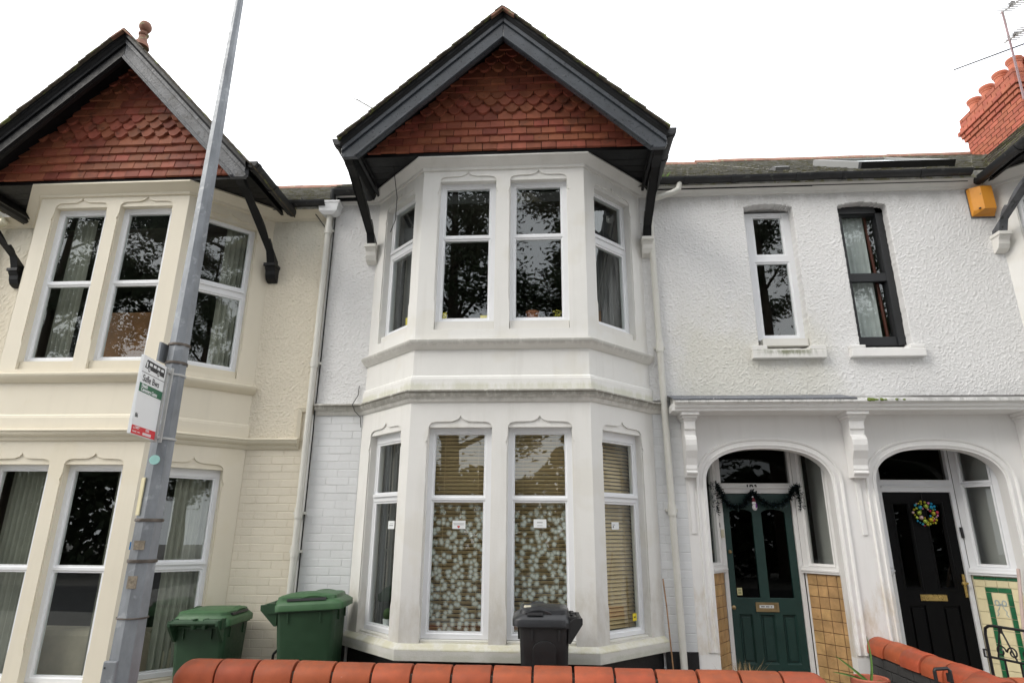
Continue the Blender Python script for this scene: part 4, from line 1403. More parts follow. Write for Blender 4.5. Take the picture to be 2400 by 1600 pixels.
# chimney stack
cx0, cx1, cy0, cy1 = 7.87, 8.32, 3.06, 4.42
m = MB()
m.box(cx0 + 0.012, cx1, cy0 + 0.012, cy1, 6.4, 9.16)
ch = m.build('chimney', Mmortar, HR)
cacheb = {}


def chbrick(px, py, l, zc, face, out):
    k = (round(l, 3))
    if k not in cacheb:
        me = brick_mesh('brick', l, 0.074, 0.05 + 0.03, 0.004)
        me.materials.append(Mchimb)
        cacheb[k] = me
    if face == 'x':      # facing -X
        M_ = Matrix.Translation((px - out, py, zc)) @ Matrix.Rotation(rad(-90), 4, 'Z')
    else:
        M_ = Matrix.Translation((px, py - out, zc))
    piece('brick', cacheb[k], ch, M_)


ncount = 0
rowi = 0
zc = 9.145
outs = [0.035, 0.035, 0.05, 0.085, 0.055, 0.03]
while zc > 7.6:
    out = outs[rowi] if rowi < len(outs) else 0.0
    ya, yb_ = cy0 - out, cy1 + out
    y_ = ya + (0.11 if rowi % 2 else 0.0)
    if rowi % 2:
        chbrick(cx0, ya + 0.053, 0.1, zc, 'x', out)
    while y_ < yb_ - 0.04:
        l = min(0.218, yb_ - y_)
        chbrick(cx0, y_ + l / 2, l - 0.008, zc, 'x', out)
        y_ += 0.226
    x_ = cx0 - out + 0.02
    if rowi < 22:
        while x_ < cx1 + out - 0.04:
            l = min(0.218, cx1 + out - x_)
            chbrick(x_ + l / 2, cy0, l - 0.008, zc, 'y', out)
            x_ += 0.226
    zc -= 0.082
    rowi += 1
MB().loft([[(cx0 - o_, cy0 - o_, z_), (cx1 + o_, cy0 - o_, z_), (cx1 + o_, cy1 + o_, z_), (cx0 - o_, cy1 + o_, z_)] for o_, z_ in ((0.03, 9.186), (-0.05, 9.24))]).build('flaunching', Mmortar, ch)
potm = MB().lathe((0, 0, 0), [(0.105, 0), (0.10, 0.17), (0.108, 0.18), (0.108, 0.20), (0.112, 0.21), (0.128, 0.235), (0.128, 0.275), (0.118, 0.285), (0.095, 0.28), (0.09, 0.15)], 20).mesh('chimney_pot', smooth=True)
potm.materials.append(Mpot)
for q in (4.26, 3.91, 3.56, 3.21):
    piece('chimney_pot', potm, ch, Matrix.Translation((8.06, q, 9.22)))
piece('chimney_pot', potm, ch, Matrix.Translation((8.27, 3.21, 9.22)))

# ------------------------------------------------------------------ left-hand house
PL = dict(sill=0.345, sillt=0.315, sillb=0.225, low_open=(0.348, 2.188), low_copen=(0.352, 2.182), low_glass=(0.432, 1.250, 1.312, 2.132), low_cglass=(0.435, 1.250, 1.352, 2.09), low_frame=0.377,
          s2t=2.502, s2b=2.400, dado=2.640, s1t=3.043, s1b=2.958, up_open=(3.095, 4.850), up_copen=(3.108, 4.800), up_glass=(3.233, 3.984, 4.045, 4.792), up_cglass=(3.236, 3.975, 4.112, 4.765), up_frame=3.185, corn=5.03)
XL = -4.565
HL = thing('terraced_house', 'cream rendered terraced house at the left edge with red tiled gable and double height bay', 'house', (-4.6, 0, 0), 'terraced houses in a row')
bay(HL, XL, PL, (Mcream, McreamT, McreamT, McreamT, Mupvc))
lowstring(HL, [(XL - BW - 0.5, 0), (XL - BW, 0), (XL - A, -DEP), (XL + A, -DEP), (XL + BW, 0), (-2.56, 0)], 2.502, 2.400, McreamT)
MB().ribbon(wallfr(0), [(-2.575, 2.43), (-2.575, 2.80), (-2.47, 2.80)], [(-0.02, 0.001), (-0.02, 0.03), (0.02, 0.045), (0.03, 0.001)]).build('string_course', McreamT, HL)
baysill(HL, XL, PL, McreamT)
MB().sweep([(-8.0, 0), (XL - BW, 0), (XL - A, -DEP), (XL + A, -DEP), (XL + BW, 0), (-2.46, 0)], [(o_, z_ - 0.186) for o_, z_ in cornp]).build('cornice', McreamT, HL, smooth=True)
MB().sweep([(XL - BW, 0), (XL - A, -DEP), (XL + A, -DEP), (XL + BW, 0)], [(-0.01, 0.24), (-0.01, 0.0), (-0.15, 0.0), (-0.15, 0.24)]).build('bay_plinth', Mcream, HL)
MB().box(XL + BW - 0.02, -2.462, 0.004, 0.24, 0.0, 2.76).build('front_wall', MjointC, HL)
MB().box(-8.0, XL - BW, 0.0, 0.24, 0, 5.1).build('front_wall', MjointC, HL)
MB().box(XL + BW - 0.02, -2.462, 0.03, 0.24, 2.4, 5.2).build('upper_wall_core', MroughC, HL)
brickwork(HL, MbrickC, XL + BW + 0.004, -2.50, 0.0, 2.405, seed=8)
rough_panel('roughcast', HL, MroughC, XL + BW - 0.01, -2.47, 2.49, 4.98, seed=12.0, amp=1.1)
rough_panel('roughcast', HL, MroughC, -7.2, XL - BW + 0.01, 2.49, 4.98, seed=15.0, amp=1.3, step=0.02)
GL = dict(Yb=-1.03, Yt=-0.715, za=6.720, t=1.058, sp=1.55, bi=6.378, be=4.906, zs=5.075, gauge=0.0968, z0=5.118, rows='ppppp' + 'sss' + 'ppp' + 'sss' + 'pp', bm=(Mblackp, Mbargo))
gable(HL, XL + 0.065, GL, (Mbargo,), 24)
bracket(HL, XL + 1.51, 4.40, -0.95, 4.965, Mblackp)
bracket(HL, XL - 1.45, 4.40, -0.95, 4.965, Mblackp)
main_roof(HL, -8.1, -2.462, 5.135, RY, 8.15, 27)
hgutter(HL, XL + 1.60, -2.50, -0.135, 5.135)
m = MB()
m.lathe((XL + 0.075, -0.84, 6.70), [(q[0] * 0.82, q[1] * 0.95) for q in [(0.10, 0.0), (0.085, 0.05), (0.055, 0.10), (0.05, 0.16), (0.062, 0.165), (0.066, 0.185), (0.05, 0.195), (0.036, 0.21), (0.036, 0.225), (0.06, 0.24), (0.078, 0.275), (0.078, 0.305), (0.062, 0.34), (0.02, 0.36)]], 16)
m.build('finial', Mridge, HL, smooth=True)
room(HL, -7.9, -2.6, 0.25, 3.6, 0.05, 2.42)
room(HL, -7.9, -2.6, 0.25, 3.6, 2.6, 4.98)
downpipe(HL, -6.42, -0.07, 0.0, 4.85, (4.25, 2.0), mt=mat('cream_pipe_paint', (0.70, 0.66, 0.50), 0.45), top=[(-6.40, -0.10, 4.95), (-6.28, -0.12, 5.0)], r=0.045)

# ------------------------------------------------------------------ garden walls
gw = thing('garden_wall', 'low red brick front garden wall with rounded orange coping bricks below the central bay', 'garden wall', (-0.5, -1.45, 0), 'low walls with orange coping')


def coping_mesh(l, r, rise, end=False):
    m = MB()
    n = 12
    ring = [(math.cos(a) * r, math.sin(a) * rise) for a in [math.pi * k / n for k in range(n + 1)]]
    ring = [(r, -0.03)] + ring + [(-r, -0.03)]
    if not end:
        m.loft([[(xx, q[0] * s_, q[1] * s_) for q in ring] for xx, s_ in ((-l / 2, 0.97), (-l / 2 + 0.006, 1), (l / 2 - 0.006, 1), (l / 2, 0.97))])
    else:                 # rounded stop end towards -x
        rings = []
        for k in range(0, 7):
            a = math.pi / 2 * k / 6
            s_ = max(0.03, math.sin(a))
            rings.append([(-l / 2 + (1 - math.cos(a)) * r * 0.9, q[0] * (0.55 + 0.45 * s_), q[1] * s_ if q[1] > 0 else q[1]) for q in ring])
        rings += [[(xx, q[0] * s_, q[1] * s_) for q in ring] for xx, s_ in ((l / 2 - 0.006, 1), (l / 2, 0.97))]
        m.loft(rings)
    me = m.mesh('coping_brick', smooth=True)
    me.materials.append(Mcoping)
    return me


CZ = 0.650
cm = coping_mesh(0.254, 0.118, 0.107)
ce = coping_mesh(0.30, 0.118, 0.107, True)
rnd = random.Random(5)
xs_ = -2.635
piece('coping_brick', ce, gw, Matrix.Translation((xs_ + 0.15, -1.45, CZ)))
xq = xs_ + 0.31
while xq < 1.30:
    piece('coping_brick', cm, gw, Matrix.Translation((xq + 0.131, -1.45 + rnd.uniform(-0.004, 0.004), CZ + rnd.uniform(-0.004, 0.004))) @ Matrix.Rotation(rnd.uniform(-0.012, 0.012), 4, 'Y') @ Matrix.Rotation(rnd.uniform(-0.01, 0.01), 4, 'X'))
    xq += 0.272
xend = xq
piece('coping_brick', ce, gw, Matrix.Translation((xq + 0.15, -1.45, CZ)) @ Matrix.Rotation(math.pi, 4, 'Z'))
xend = xq + 0.30
MB().box(xs_ + 0.04, xend - 0.04, -1.533, -1.367, 0.0, CZ + 0.055).build('wall_core', Mmortar, gw)


def face_bricks(parent, x0, x1, y, z1, n, mt, seed):
    cache = {}
    r_ = random.Random(seed)
    for k in range(n):
        zc = z1 - 0.0375 - k * 0.075
        x = x0 - (0.11 if k % 2 else 0)
        while x < x1 - 0.02:
            a_, b_ = max(x, x0), min(x + 0.215, x1)
            l = round(b_ - a_, 3)
            if l > 0.03:
                if l not in cache:
                    me = brick_mesh('brick', l, 0.065, 0.05, 0.004)
                    me.materials.append(mt)
                    cache[l] = me
                piece('brick', cache[l], parent, Matrix.Translation(((a_ + b_) / 2, y + r_.uniform(-0.002, 0.002), zc)))
            x += 0.225


face_bricks(gw, xs_ - 0.01, xend, -1.556, CZ - 0.036, 8, Mredb, 3)

gs = thing('garden_wall', 'short dividing wall with rounded orange coping running from the porch pier towards the street', 'garden wall', (2.79, -0.75, 0), 'low walls with orange coping')
cm2 = coping_mesh(0.262, 0.105, 0.10)
yq = -0.02
k = 0
while yq > -1.40:
    piece('coping_brick', cm2, gs, Matrix.Translation((2.805 + 0.01 * math.sin(k * 2.1), yq - 0.131, 0.675 + rnd.uniform(-0.004, 0.004))) @ Matrix.Rotation(rad(90), 4, 'Z') @ Matrix.Rotation(rnd.uniform(-0.015, 0.015), 4, 'Y'))
    yq -= 0.272
    k += 1
MB().box(2.735, 2.875, -1.36, -0.01, 0.0, 0.71).build('wall_core', mat('grey_wall_paint', (0.045, 0.045, 0.045), 0.8, 0.2, 5, 0.4, 50, 0.004), gs)
cache = {}
for k in range(8):
    z_ = 0.60 - k * 0.075
    y_ = -0.02 + (0.11 if k % 2 else 0)
    while y_ > -1.35:
        a_, b_ = min(y_, -0.02), max(y_ - 0.215, -1.355)
        l = round(a_ - b_, 3)
        if l > 0.03:
            if l not in cache:
                me = brick_mesh('brick', l, 0.068, 0.04, 0.003)
                me.materials.append(bpy.data.materials['grey_wall_paint'])
                cache[l] = me
            piece('brick', cache[l], gs, Matrix.Translation((2.716, (a_ + b_) / 2, z_)) @ Matrix.Rotation(rad(-90), 4, 'Z'))
        y_ -= 0.225
gr = thing('garden_wall', 'front garden wall with orange coping at the lower right corner, in front of the black door', 'garden wall', (3.0, -1.52, 0), 'low walls with orange coping')
xq = 2.60
for k in range(3):
    piece('coping_brick', ce if k == 0 else cm, gr, Matrix.Translation((xq + 0.14, -1.52, 0.655 + 0.003 * k)) @ Matrix.Rotation(0.02 * (k - 1), 4, 'Z'))
    xq += 0.29 if k == 0 else 0.272
MB().box(2.64, xq - 0.02, -1.60, -1.44, 0, 0.70).build('wall_core', Mmortar, gr)
face_bricks(gr, 2.60, xq, -1.626, 0.62, 8, Mredb, 7)
lt_ = thing('gate_latch', 'black iron gate catch standing on the lower right garden wall', 'latch', (2.48, -1.53, 0.3))
MB().tube([(2.44, -1.53, 0.30), (2.432, -1.53, 0.795), (2.436, -1.53, 0.806), (2.515, -1.53, 0.812), (2.527, -1.53, 0.80), (2.545, -1.53, 0.30)], 0.011, 6).build('catch_plate', Miron, lt_)
MB().box(2.505, 2.53, -1.54, -1.52, 0.735, 0.785).build('catch_stop', Miron, lt_)

# ------------------------------------------------------------------ iron gate
gt = thing('iron_gate', 'black wrought iron gate with scrolls standing open before the green and cream tiles', 'gate', (3.32, -0.70, 0))
gd0 = Vector((3.315, -0.70, 0))
gdir = Vector((0.276, -0.96, 0)).normalized()
gfr = (gd0, gdir, Z, Vector((gdir.y, -gdir.x, 0)))


def gpt(s_, z_): return gd0 + gdir * s_ + Z * z_


m = MB()
m.tube([gpt(-0.02, 0.10), gpt(-0.02, 0.90), gpt(-0.01, 0.945), gpt(0.02, 0.965), gpt(0.06, 0.97), gpt(0.82, 0.97), gpt(0.83, 0.10)], 0.011, 6)
m.tube([gpt(-0.02, 0.745), gpt(0.83, 0.745)], 0.009, 6)
m.tube([gpt(-0.02, 0.15), gpt(0.83, 0.15)], 0.009, 6)
m.build('gate_frame', Miron, gt, smooth=True)
for s_ in (0.10, 0.22, 0.34, 0.46, 0.58, 0.70):
    MB().tube([gpt(s_, 0.15), gpt(s_, 0.745)], 0.007, 6).build('gate_bar', Miron, gt)
for k in range(4):
    s0 = 0.03 + k * 0.20
    MB().tube([gpt(s0 + 0.02, 0.745), gpt(s0 + 0.075, 0.955)], 0.006, 6).build('gate_brace', Miron, gt)
    MB().tube([gpt(s0 + 0.17, 0.745), gpt(s0 + 0.085, 0.955)], 0.006, 6).build('gate_brace', Miron, gt)
    MB().box(*sorted((gpt(s0 + 0.065, 0).x, gpt(s0 + 0.095, 0).x)), *sorted((gpt(s0 + 0.06, 0).y, gpt(s0 + 0.10, 0).y)), 0.925, 0.962).build('gate_knuckle', Miron, gt)
    for sg in (-1, 1):
        sp_ = []
        for q in range(20):
            a_ = q / 19 * math.tau * 1.3
            r_ = 0.042 * (1 - q / 26)
            sp_.append(gpt(s0 + 0.10 + sg * (0.045 - r_ * math.cos(a_)), 0.80 + r_ * math.sin(a_)))
        MB().tube(sp_, 0.006, 5).build('gate_scroll', Miron, gt, smooth=True)
MB().tube([gpt(-0.02, 0.79), gpt(-0.06, 0.79), gpt(-0.06, 0.74), gpt(-0.02, 0.74)], 0.008, 6).build('gate_latch', Miron, gt)

# ------------------------------------------------------------------ street column and bus sign
lp = thing('lamp_column', 'tall tapered octagonal galvanised street lamp column on the pavement by the cream house', 'lamp post', (-2.886, -1.70, 0))


def polr(z): return 0.108 - z * 0.0110


m = MB()
m.lathe((-2.886, -1.70, 0), [(polr(z), z) for z in (0.0, 1.0, 2.0, 3.0, 4.0, 5.0, 6.0, 7.2)], 8)
rot = Matrix.Rotation(rad(10), 4, 'Z')
m.v = [tuple(Vector((-2.886, -1.70, 0)) + rot @ (Vector(p) - Vector((-2.886, -1.70, 0)))) for p in m.v]
m.build('column', Msteel, lp)
for z_, h_, sp_ in ((2.985, 0.010, 0), (2.840, 0.010, 0), (1.688, 0.011, 0.0), (1.415, 0.011, 0), (1.05, 0.005, 0)):
    m = MB()
    m.lathe((-2.886, -1.70, z_), [(polr(z_) + 0.003, -h_), (polr(z_) + 0.005, 0), (polr(z_) + 0.003, h_)], 16)
    m.build('strap', Mstrap, lp, smooth=True)
m = MB()
m.box(-2.955, -2.862, -1.820, -1.79, 0.05, 0.80)
m.build('service_door', Msteel, lp, bevel=0.008)
MB().box(-2.942, -2.932, -1.823, -1.8205, 0.755, 0.765).build('door_lock', Mink, lp)
m = MB()
m.box(-2.985, -2.968, -1.80, -1.70, 2.845, 2.99)
m.build('mounting_plate', Msteel, lp)


def poldisc(name, a, z_, w, h, mt, disc=True):
    r_ = polr(z_) + 0.002
    dx, dy = math.sin(a), -math.cos(a)
    m = MB()
    n_ = Vector((dx, dy, 0))
    u_ = Vector((-dy, dx, 0))
    c_ = Vector((-2.886, -1.70, z_)) + n_ * r_ * 0.965
    pts = [(math.cos(math.tau * k / 16) * w, math.sin(math.tau * k / 16) * h) for k in range(16)] if disc else rect(-w, w, -h, h)
    m.plate((c_, u_, Z, n_), pts, [], 0.004, -0.004)
    m.build(name, mt, lp)


poldisc('round_sticker', rad(10), 2.105, 0.036, 0.034, Mteal)
poldisc('blue_sticker', rad(-56), 1.515, 0.02, 0.026, Mblue, False)
poldisc('torn_sticker', rad(-35), 1.85, 0.026, 0.13, mat('cream_paper', (0.62, 0.56, 0.36), 0.8), False)
poldisc('sticker_residue', rad(10), 1.52, 0.035, 0.03, mat('brown_residue', (0.24, 0.20, 0.15), 0.8, 0.3, 40), False)
poldisc('sticker_residue', rad(8), 1.28, 0.03, 0.04, bpy.data.materials['brown_residue'], False)

sg = thing('bus_stop_sign', 'white bus stop flag sign with black bus symbol strapped to the lamp column', 'bus stop sign', (-2.863, -1.84, 2.236))
p_r, p_l = Vector((-2.863, -1.84, 0)), Vector((-2.805, -2.187, 0))
Us = (p_r - p_l).normalized()
Ws = (p_r - p_l).length
Ns = Vector((Us.y, -Us.x, 0))
if Ns.x < 0: Ns = -Ns
sfr = (p_l, Us, Z, Ns)
ZB, ZT = 2.236, 2.781
H_ = ZT - ZB
MB().plate(sfr, rect(0, Ws, ZB, ZT), [], 0.0, -0.022).build('sign_plate', Mwhite, sg, bevel=0.003)
MB().plate(sfr, rect(0.0035, Ws - 0.0035, ZB + 0.535 * H_, ZB + 0.645 * H_), [], 0.0012, 0.0002).build('green_band', Mgsign, sg)
MB().plate(sfr, rect(0.0035, Ws - 0.0035, ZB + 0.004, ZB + 0.112 * H_), [], 0.0012, 0.0002).build('red_band', Mrsign, sg)
MB().plate(sfr, rect(0.0035, Ws - 0.0035, ZB + 0.782 * H_, ZB + 0.788 * H_), [], 0.0012, 0.0002).build('rule', Mink, sg)
m = MB()
bz0, bz1 = ZB + 0.835 * H_, ZB + 0.955 * H_
bx0, bx1 = 0.03, Ws - 0.022
body_ = [(bx0 + 0.004, bz0 + 0.006), (bx1, bz0), (bx1, bz1 - 0.01), (bx1 - 0.01, bz1), (bx0 + 0.022, bz1), (bx0 + 0.012, bz1 - 0.03)]
wl_ = bx1 - bx0
wins_ = [rect(bx0 + wl_ * q, bx0 + wl_ * (q + 0.155), bz0 + 0.033, bz1 - 0.012) for q in (0.20, 0.40, 0.60, 0.80)] + [rect(bx0 + wl_ * 0.065, bx0 + wl_ * 0.135, bz0 + 0.012, bz1 - 0.012)]
m.plate(sfr, body_, wins_, 0.0012, 0.0002)
m.build('bus_symbol', Mink, sg)
for q in (0.22, 0.70):
    wc = (bx0 + wl_ * q, bz0 + 0.002)
    for rr, nn, mt_ in ((0.018, 0.0022, Mwhite), (0.0145, 0.0032, Mink), (0.008, 0.0042, Mwhite)):
        MB().plate(sfr, [(wc[0] + rr * math.cos(math.tau * k / 16), wc[1] + rr * math.sin(math.tau * k / 16)) for k in range(16)], [], nn, nn - 0.0008).build('bus_wheel', mt_, sg)
text_mb('Safle Bws', 0.066, sfr, 0.03, ZB + 0.71 * H_, 0.001, 0.0006, 0.0004, 'LEFT').build('lettering', Mink, sg)
text_mb('Heath', 0.036, sfr, 0.03, ZB + 0.617 * H_, 0.0022, 0.0006, 0.0008, 'LEFT').build('lettering', Mwhite, sg)
text_mb('Cemetery Gates', 0.036, sfr, 0.03, ZB + 0.567 * H_, 0.0022, 0.0006, 0.0008, 'LEFT').build('lettering', Mwhite, sg)
text_mb('86', 0.042, sfr, 0.018, ZB + 0.235 * H_, 0.001, 0.0006, 0.0003, 'LEFT').build('lettering', Mink, sg)
m = MB()
m.ribbon(sfr, [(0.035 + 0.011 * math.cos(a_), ZB + 0.050 + 0.011 * math.sin(a_)) for a_ in [math.pi * 1.0 + math.pi * 1.2 * k / 10 for k in range(11)]], [(-0.002, 0.002), (0.002, 0.002), (0.002, 0.0013), (-0.002, 0.0013)])
for x0_, x1_, z_ in ((0.055, 0.11, 0.050), (0.055, 0.095, 0.041), (0.02, 0.075, 0.018), (0.09, 0.125, 0.018), (0.20, 0.245, 0.050), (0.20, 0.25, 0.041)):
    q = x0_
    while q < x1_:
        m.plate(sfr, rect(q, q + 0.0042, ZB + z_, ZB + z_ + 0.006), [], 0.002, 0.0013)
        q += 0.0062
q = 0.165
while q < 0.29:
    m.plate(sfr, rect(q, q + 0.008, ZB + 0.012, ZB + 0.030), [], 0.002, 0.0013)
    q += 0.0115
m.build('footer_marks', Mwhite, sg)
m = MB()
m.plate(sfr, rect(Ws + 0.002, Ws + 0.022, ZB - 0.01, ZT - 0.005), [], 0.012, -0.03)
m.plate(sfr, rect(Ws + 0.028, Ws + 0.046, ZB - 0.01, ZT + 0.0), [], 0.035, 0.015)
m.build('mounting_channel', Mgreyl, sg, bevel=0.002)
for z_ in (2.745, 2.262):
    m = MB()
    m.lathe((-2.886, -1.70, z_), [(polr(z_) + 0.004, -0.008), (polr(z_) + 0.006, 0), (polr(z_) + 0.004, 0.008)], 16)
    m.box(-2.87, -2.845, -1.84, -1.78, z_ - 0.008, z_ + 0.008)
    m.build('clamp_band', Mgreyl, sg, smooth=True)

# ------------------------------------------------------------------ wheelie bins


def rring(w, d, z, r=0.03, n=4, ox=0.0, oy=0.0):
    pts = []
    for cx_, cy_, a0 in ((w / 2 - r, -d / 2 + r, -90), (w / 2 - r, d / 2 - r, 0), (-w / 2 + r, d / 2 - r, 90), (-w / 2 + r, -d / 2 + r, 180)):
        for k in range(n + 1):
            a_ = rad(a0 + 90 * k / n)
            pts.append((cx_ + r * math.cos(a_) + ox, cy_ + r * math.sin(a_) + oy, z))
    return pts


def wheelie(loc, rotz, tilt, W_, D_, H, bm, lm, label, group, black=False):
    """local: front (lid lip) faces -y, hinge and handle at +y"""
    t_ = thing('wheelie_bin', label, 'wheelie bin', loc, group)
    t_.rotation_euler = (0, 0, 0)
    R_ = Matrix.Translation(loc) @ Matrix.Rotation(tilt, 4, 'Y') @ Matrix.Rotation(rotz, 4, 'Z')

    def bld(m, nm, mt, parent=None, **k):
        m.v = [tuple(R_ @ Vector(p)) for p in m.v]
        return m.build(nm, mt, parent or t_, **k)
    m = MB()
    m.loft([rring(W_ * 0.80, D_ * 0.74, 0.05, 0.04), rring(W_ * 0.82, D_ * 0.77, 0.10, 0.045), rring(W_ * 0.96, D_ * 0.95, H - 0.10, 0.045), rring(W_ * 0.97, D_ * 0.96, H - 0.06, 0.045), rring(W_ * 1.05, D_ * 1.04, H - 0.055, 0.05), rring(W_ * 1.05, D_ * 1.04, H - 0.02, 0.05), rring(W_ * 1.0, D_ * 1.0, H - 0.018, 0.05)])
    bo = bld(m, 'body', bm, smooth=True)
    # raised side panel and ribs
    if black:
        for s in (-1, 1):
            arch_ = [(-0.085, 0.20), (0.085, 0.20)] + [(0.085 * math.cos(math.pi * k / 10), H - 0.20 + 0.06 * math.sin(math.pi * k / 10)) for k in range(11)]
            f_ = (Vector((s * W_ * 0.402, 0, 0)), Vector((0, s, 0)), Vector((s * 0.034, 0, 1)).normalized(), Vector((s, 0, -0.034)).normalized())
            bld(MB().plate(f_, arch_, [], 0.012, -0.03), 'side_panel', bm, bevel=0.006)
    for s in (-1, 1):
        for q in (-0.12, 0.14):
            bld(MB().box(q * W_ * 2 - 0.007, q * W_ * 2 + 0.007, s * D_ * 0.49 - 0.008, s * D_ * 0.49 + 0.008, H - 0.14, H - 0.06), 'body_rib', bm)
            bld(MB().box(s * W_ * 0.49 - 0.006, s * W_ * 0.49 + 0.006, q * D_ * 2 - 0.007, q * D_ * 2 + 0.007, H - 0.14, H - 0.06), 'body_rib', bm)
    # lid: domed, long lip at the front
    m = MB()
    rows = []
    for zz, ww, dd, oy in ((H - 0.045, 1.09, 1.12, -0.02), (H - 0.002, 1.09, 1.12, -0.02), (H + 0.004, 1.075, 1.105, -0.02), (H + 0.032, 0.99, 1.0, -0.004), (H + 0.036, 0.95, 0.97, 0.0), (H + 0.062, 0.93, 0.94, 0.004), (H + 0.070, 0.88, 0.88, 0.006), (H + 0.082, 0.5, 0.52, 0.01), (H + 0.085, 0.2, 0.2, 0.01)):
        rows.append(rring(W_ * ww, D_ * dd, zz, 0.06 * ww, 4, 0, oy * 1.0))
    m.loft(rows)
    # the lid rises towards the hinge at the back
    ld = bld(m, 'lid', lm, smooth=True)
    for s in (-1, 1):     # carrying grips moulded into the long sides
        m = MB()
        m.loft([[(s * (W_ * 0.40 + px), yy, H + 0.050 + pz + 0.022 * math.sin(math.pi * (k / 8))) for px, pz in ((-0.012, -0.01), (0.03, -0.025), (0.036, -0.006), (0.0, 0.016))] for k, yy in enumerate([(-0.36 + 0.5 * k / 8) * D_ for k in range(9)])])
        bld(m, 'lid_grip', lm, ld, smooth=True)
    for s in (-1, 1):
        m = MB()
        m.loft([[(s * (W_ * 0.445 + px), yy, H + 0.040 + pz) for px, pz in ((-0.02, -0.008), (0.034, -0.008), (0.030, 0.010), (-0.02, 0.010))] for yy in (-0.33 * D_, (-0.02 if black else 0.30) * D_)])
        bld(m, 'grip_slot_shade', Mink, ld)  # solid black strip stands in for the shade in the lid slot
    m = MB()
    m.tube([(-W_ * 0.46, D_ * 0.60, H + 0.0), (-W_ * 0.15, D_ * 0.60, H + 0.0)], 0.020, 10).tube([(W_ * 0.06, D_ * 0.60, H + 0.0), (W_ * 0.42, D_ * 0.60, H + 0.0)], 0.020, 10)
    for q in (-0.46, -0.15, 0.06, 0.42):
        m.box(W_ * q - 0.012, W_ * q + 0.012, D_ * 0.48, D_ * 0.62, H - 0.06, H + 0.02)
    bld(m, 'hinge', bm, smooth=True)
    m = MB()
    hy = D_ * 0.70
    m.tube([(-W_ * 0.46, hy, H - 0.005), (W_ * 0.46, hy, H - 0.005)], 0.017, 10)
    for s in (-1, 1):
        m.plate((Vector((s * W_ * 0.44, 0, 0)), Y, Z, X), [(D_ * 0.46, H - 0.16), (D_ * 0.50, H - 0.16), (hy + 0.015, H - 0.03), (hy + 0.015, H + 0.012), (hy - 0.04, H + 0.012), (D_ * 0.46, H - 0.02)], [], 0.012, -0.012)
    bld(m, 'handle', bm, bevel=0.003)
    for s in (-1, 1):
        m = MB()
        m.loft([[(s * W_ * 0.40 + xo, D_ * 0.42 + 0.10 * rr * math.cos(math.tau * k / 16), 0.105 + 0.10 * rr * math.sin(math.tau * k / 16)) for k in range(16)] for xo, rr in ((-0.025, 0.9), (-0.02, 1), (0.02, 1), (0.025, 0.9))])
        bld(m, 'wheel', Mbbin, smooth=True)
    return t_, R_


wheelie((-2.995, -0.37, 0.0), math.pi + rad(3), rad(-1.2), 0.455, 0.50, 0.885, Mgbin, Mgbinl, 'green wheelie bin with its hinged side to the street, left of the larger green bin', 'green wheelie bins')
wheelie((-2.075, -0.37, -0.02), rad(96), rad(-3.0), 0.46, 0.52, 1.045, Mgbin, Mgbinl, 'larger green wheelie bin standing beside the white bay, turned sideways', 'green wheelie bins')
tb, Rb = wheelie((-0.085, -1.01, 0.0), rad(-88), 0.0, 0.40, 0.38, 1.015, Mbbin, Mbbinl, 'black wheelie bin with handle to the right, under the central bay window', 'black wheelie bins', True)
m = MB().plate((Vector((-0.205, -1.10, 1.076)), X, Y, Z), rect(-0.026, 0.026, -0.03, 0.03), [], 0.021, -0.02)
m.build('bin_sticker', mat('cream_sticker', (0.70, 0.66, 0.52), 0.6), tb)
# hose / cable loop on the ground by the bins
hs_ = MB().tube([(-2.55, -0.10, 0.55), (-2.50, -0.10, 0.60), (-2.40, -0.10, 0.615), (-2.28, -0.12, 0.60)], 0.012, 6)
hs_.tube([(-2.55, -0.10, 0.0), (-2.56, -0.10, 0.3), (-2.55, -0.10, 0.55)], 0.012, 6)
hs_.build('garden_hose', Mcable, label='loop of black hose against the wall between the green bins', cat='hose', smooth=True)

# ------------------------------------------------------------------ wall mounted things
al = thing('alarm_box', 'amber burglar alarm box under the eaves of the right house', 'alarm box', (4.53, 0, 4.82))
m = MB()
m.loft([[(4.415, -0.015, z0_), (4.425, -0.05, z0_ + o_), (4.505, -0.105, z0_ + o_), (4.62, -0.105, z0_ + o_), (4.645, -0.05, z0_ + o_), (4.645, -0.015, z0_)] for z0_, o_ in ((4.815, 0.05), (4.85, 0.02), (5.13, 0.0))])
m.build('cover', Morange, al, bevel=0.004)
MB().box(4.41, 4.65, -0.016, 0.0, 4.80, 5.14).build('back_plate', Mgrey, al)
MB().box(4.46, 4.475, -0.093, -0.07, 4.872, 4.884).build('screw', Mink, al)

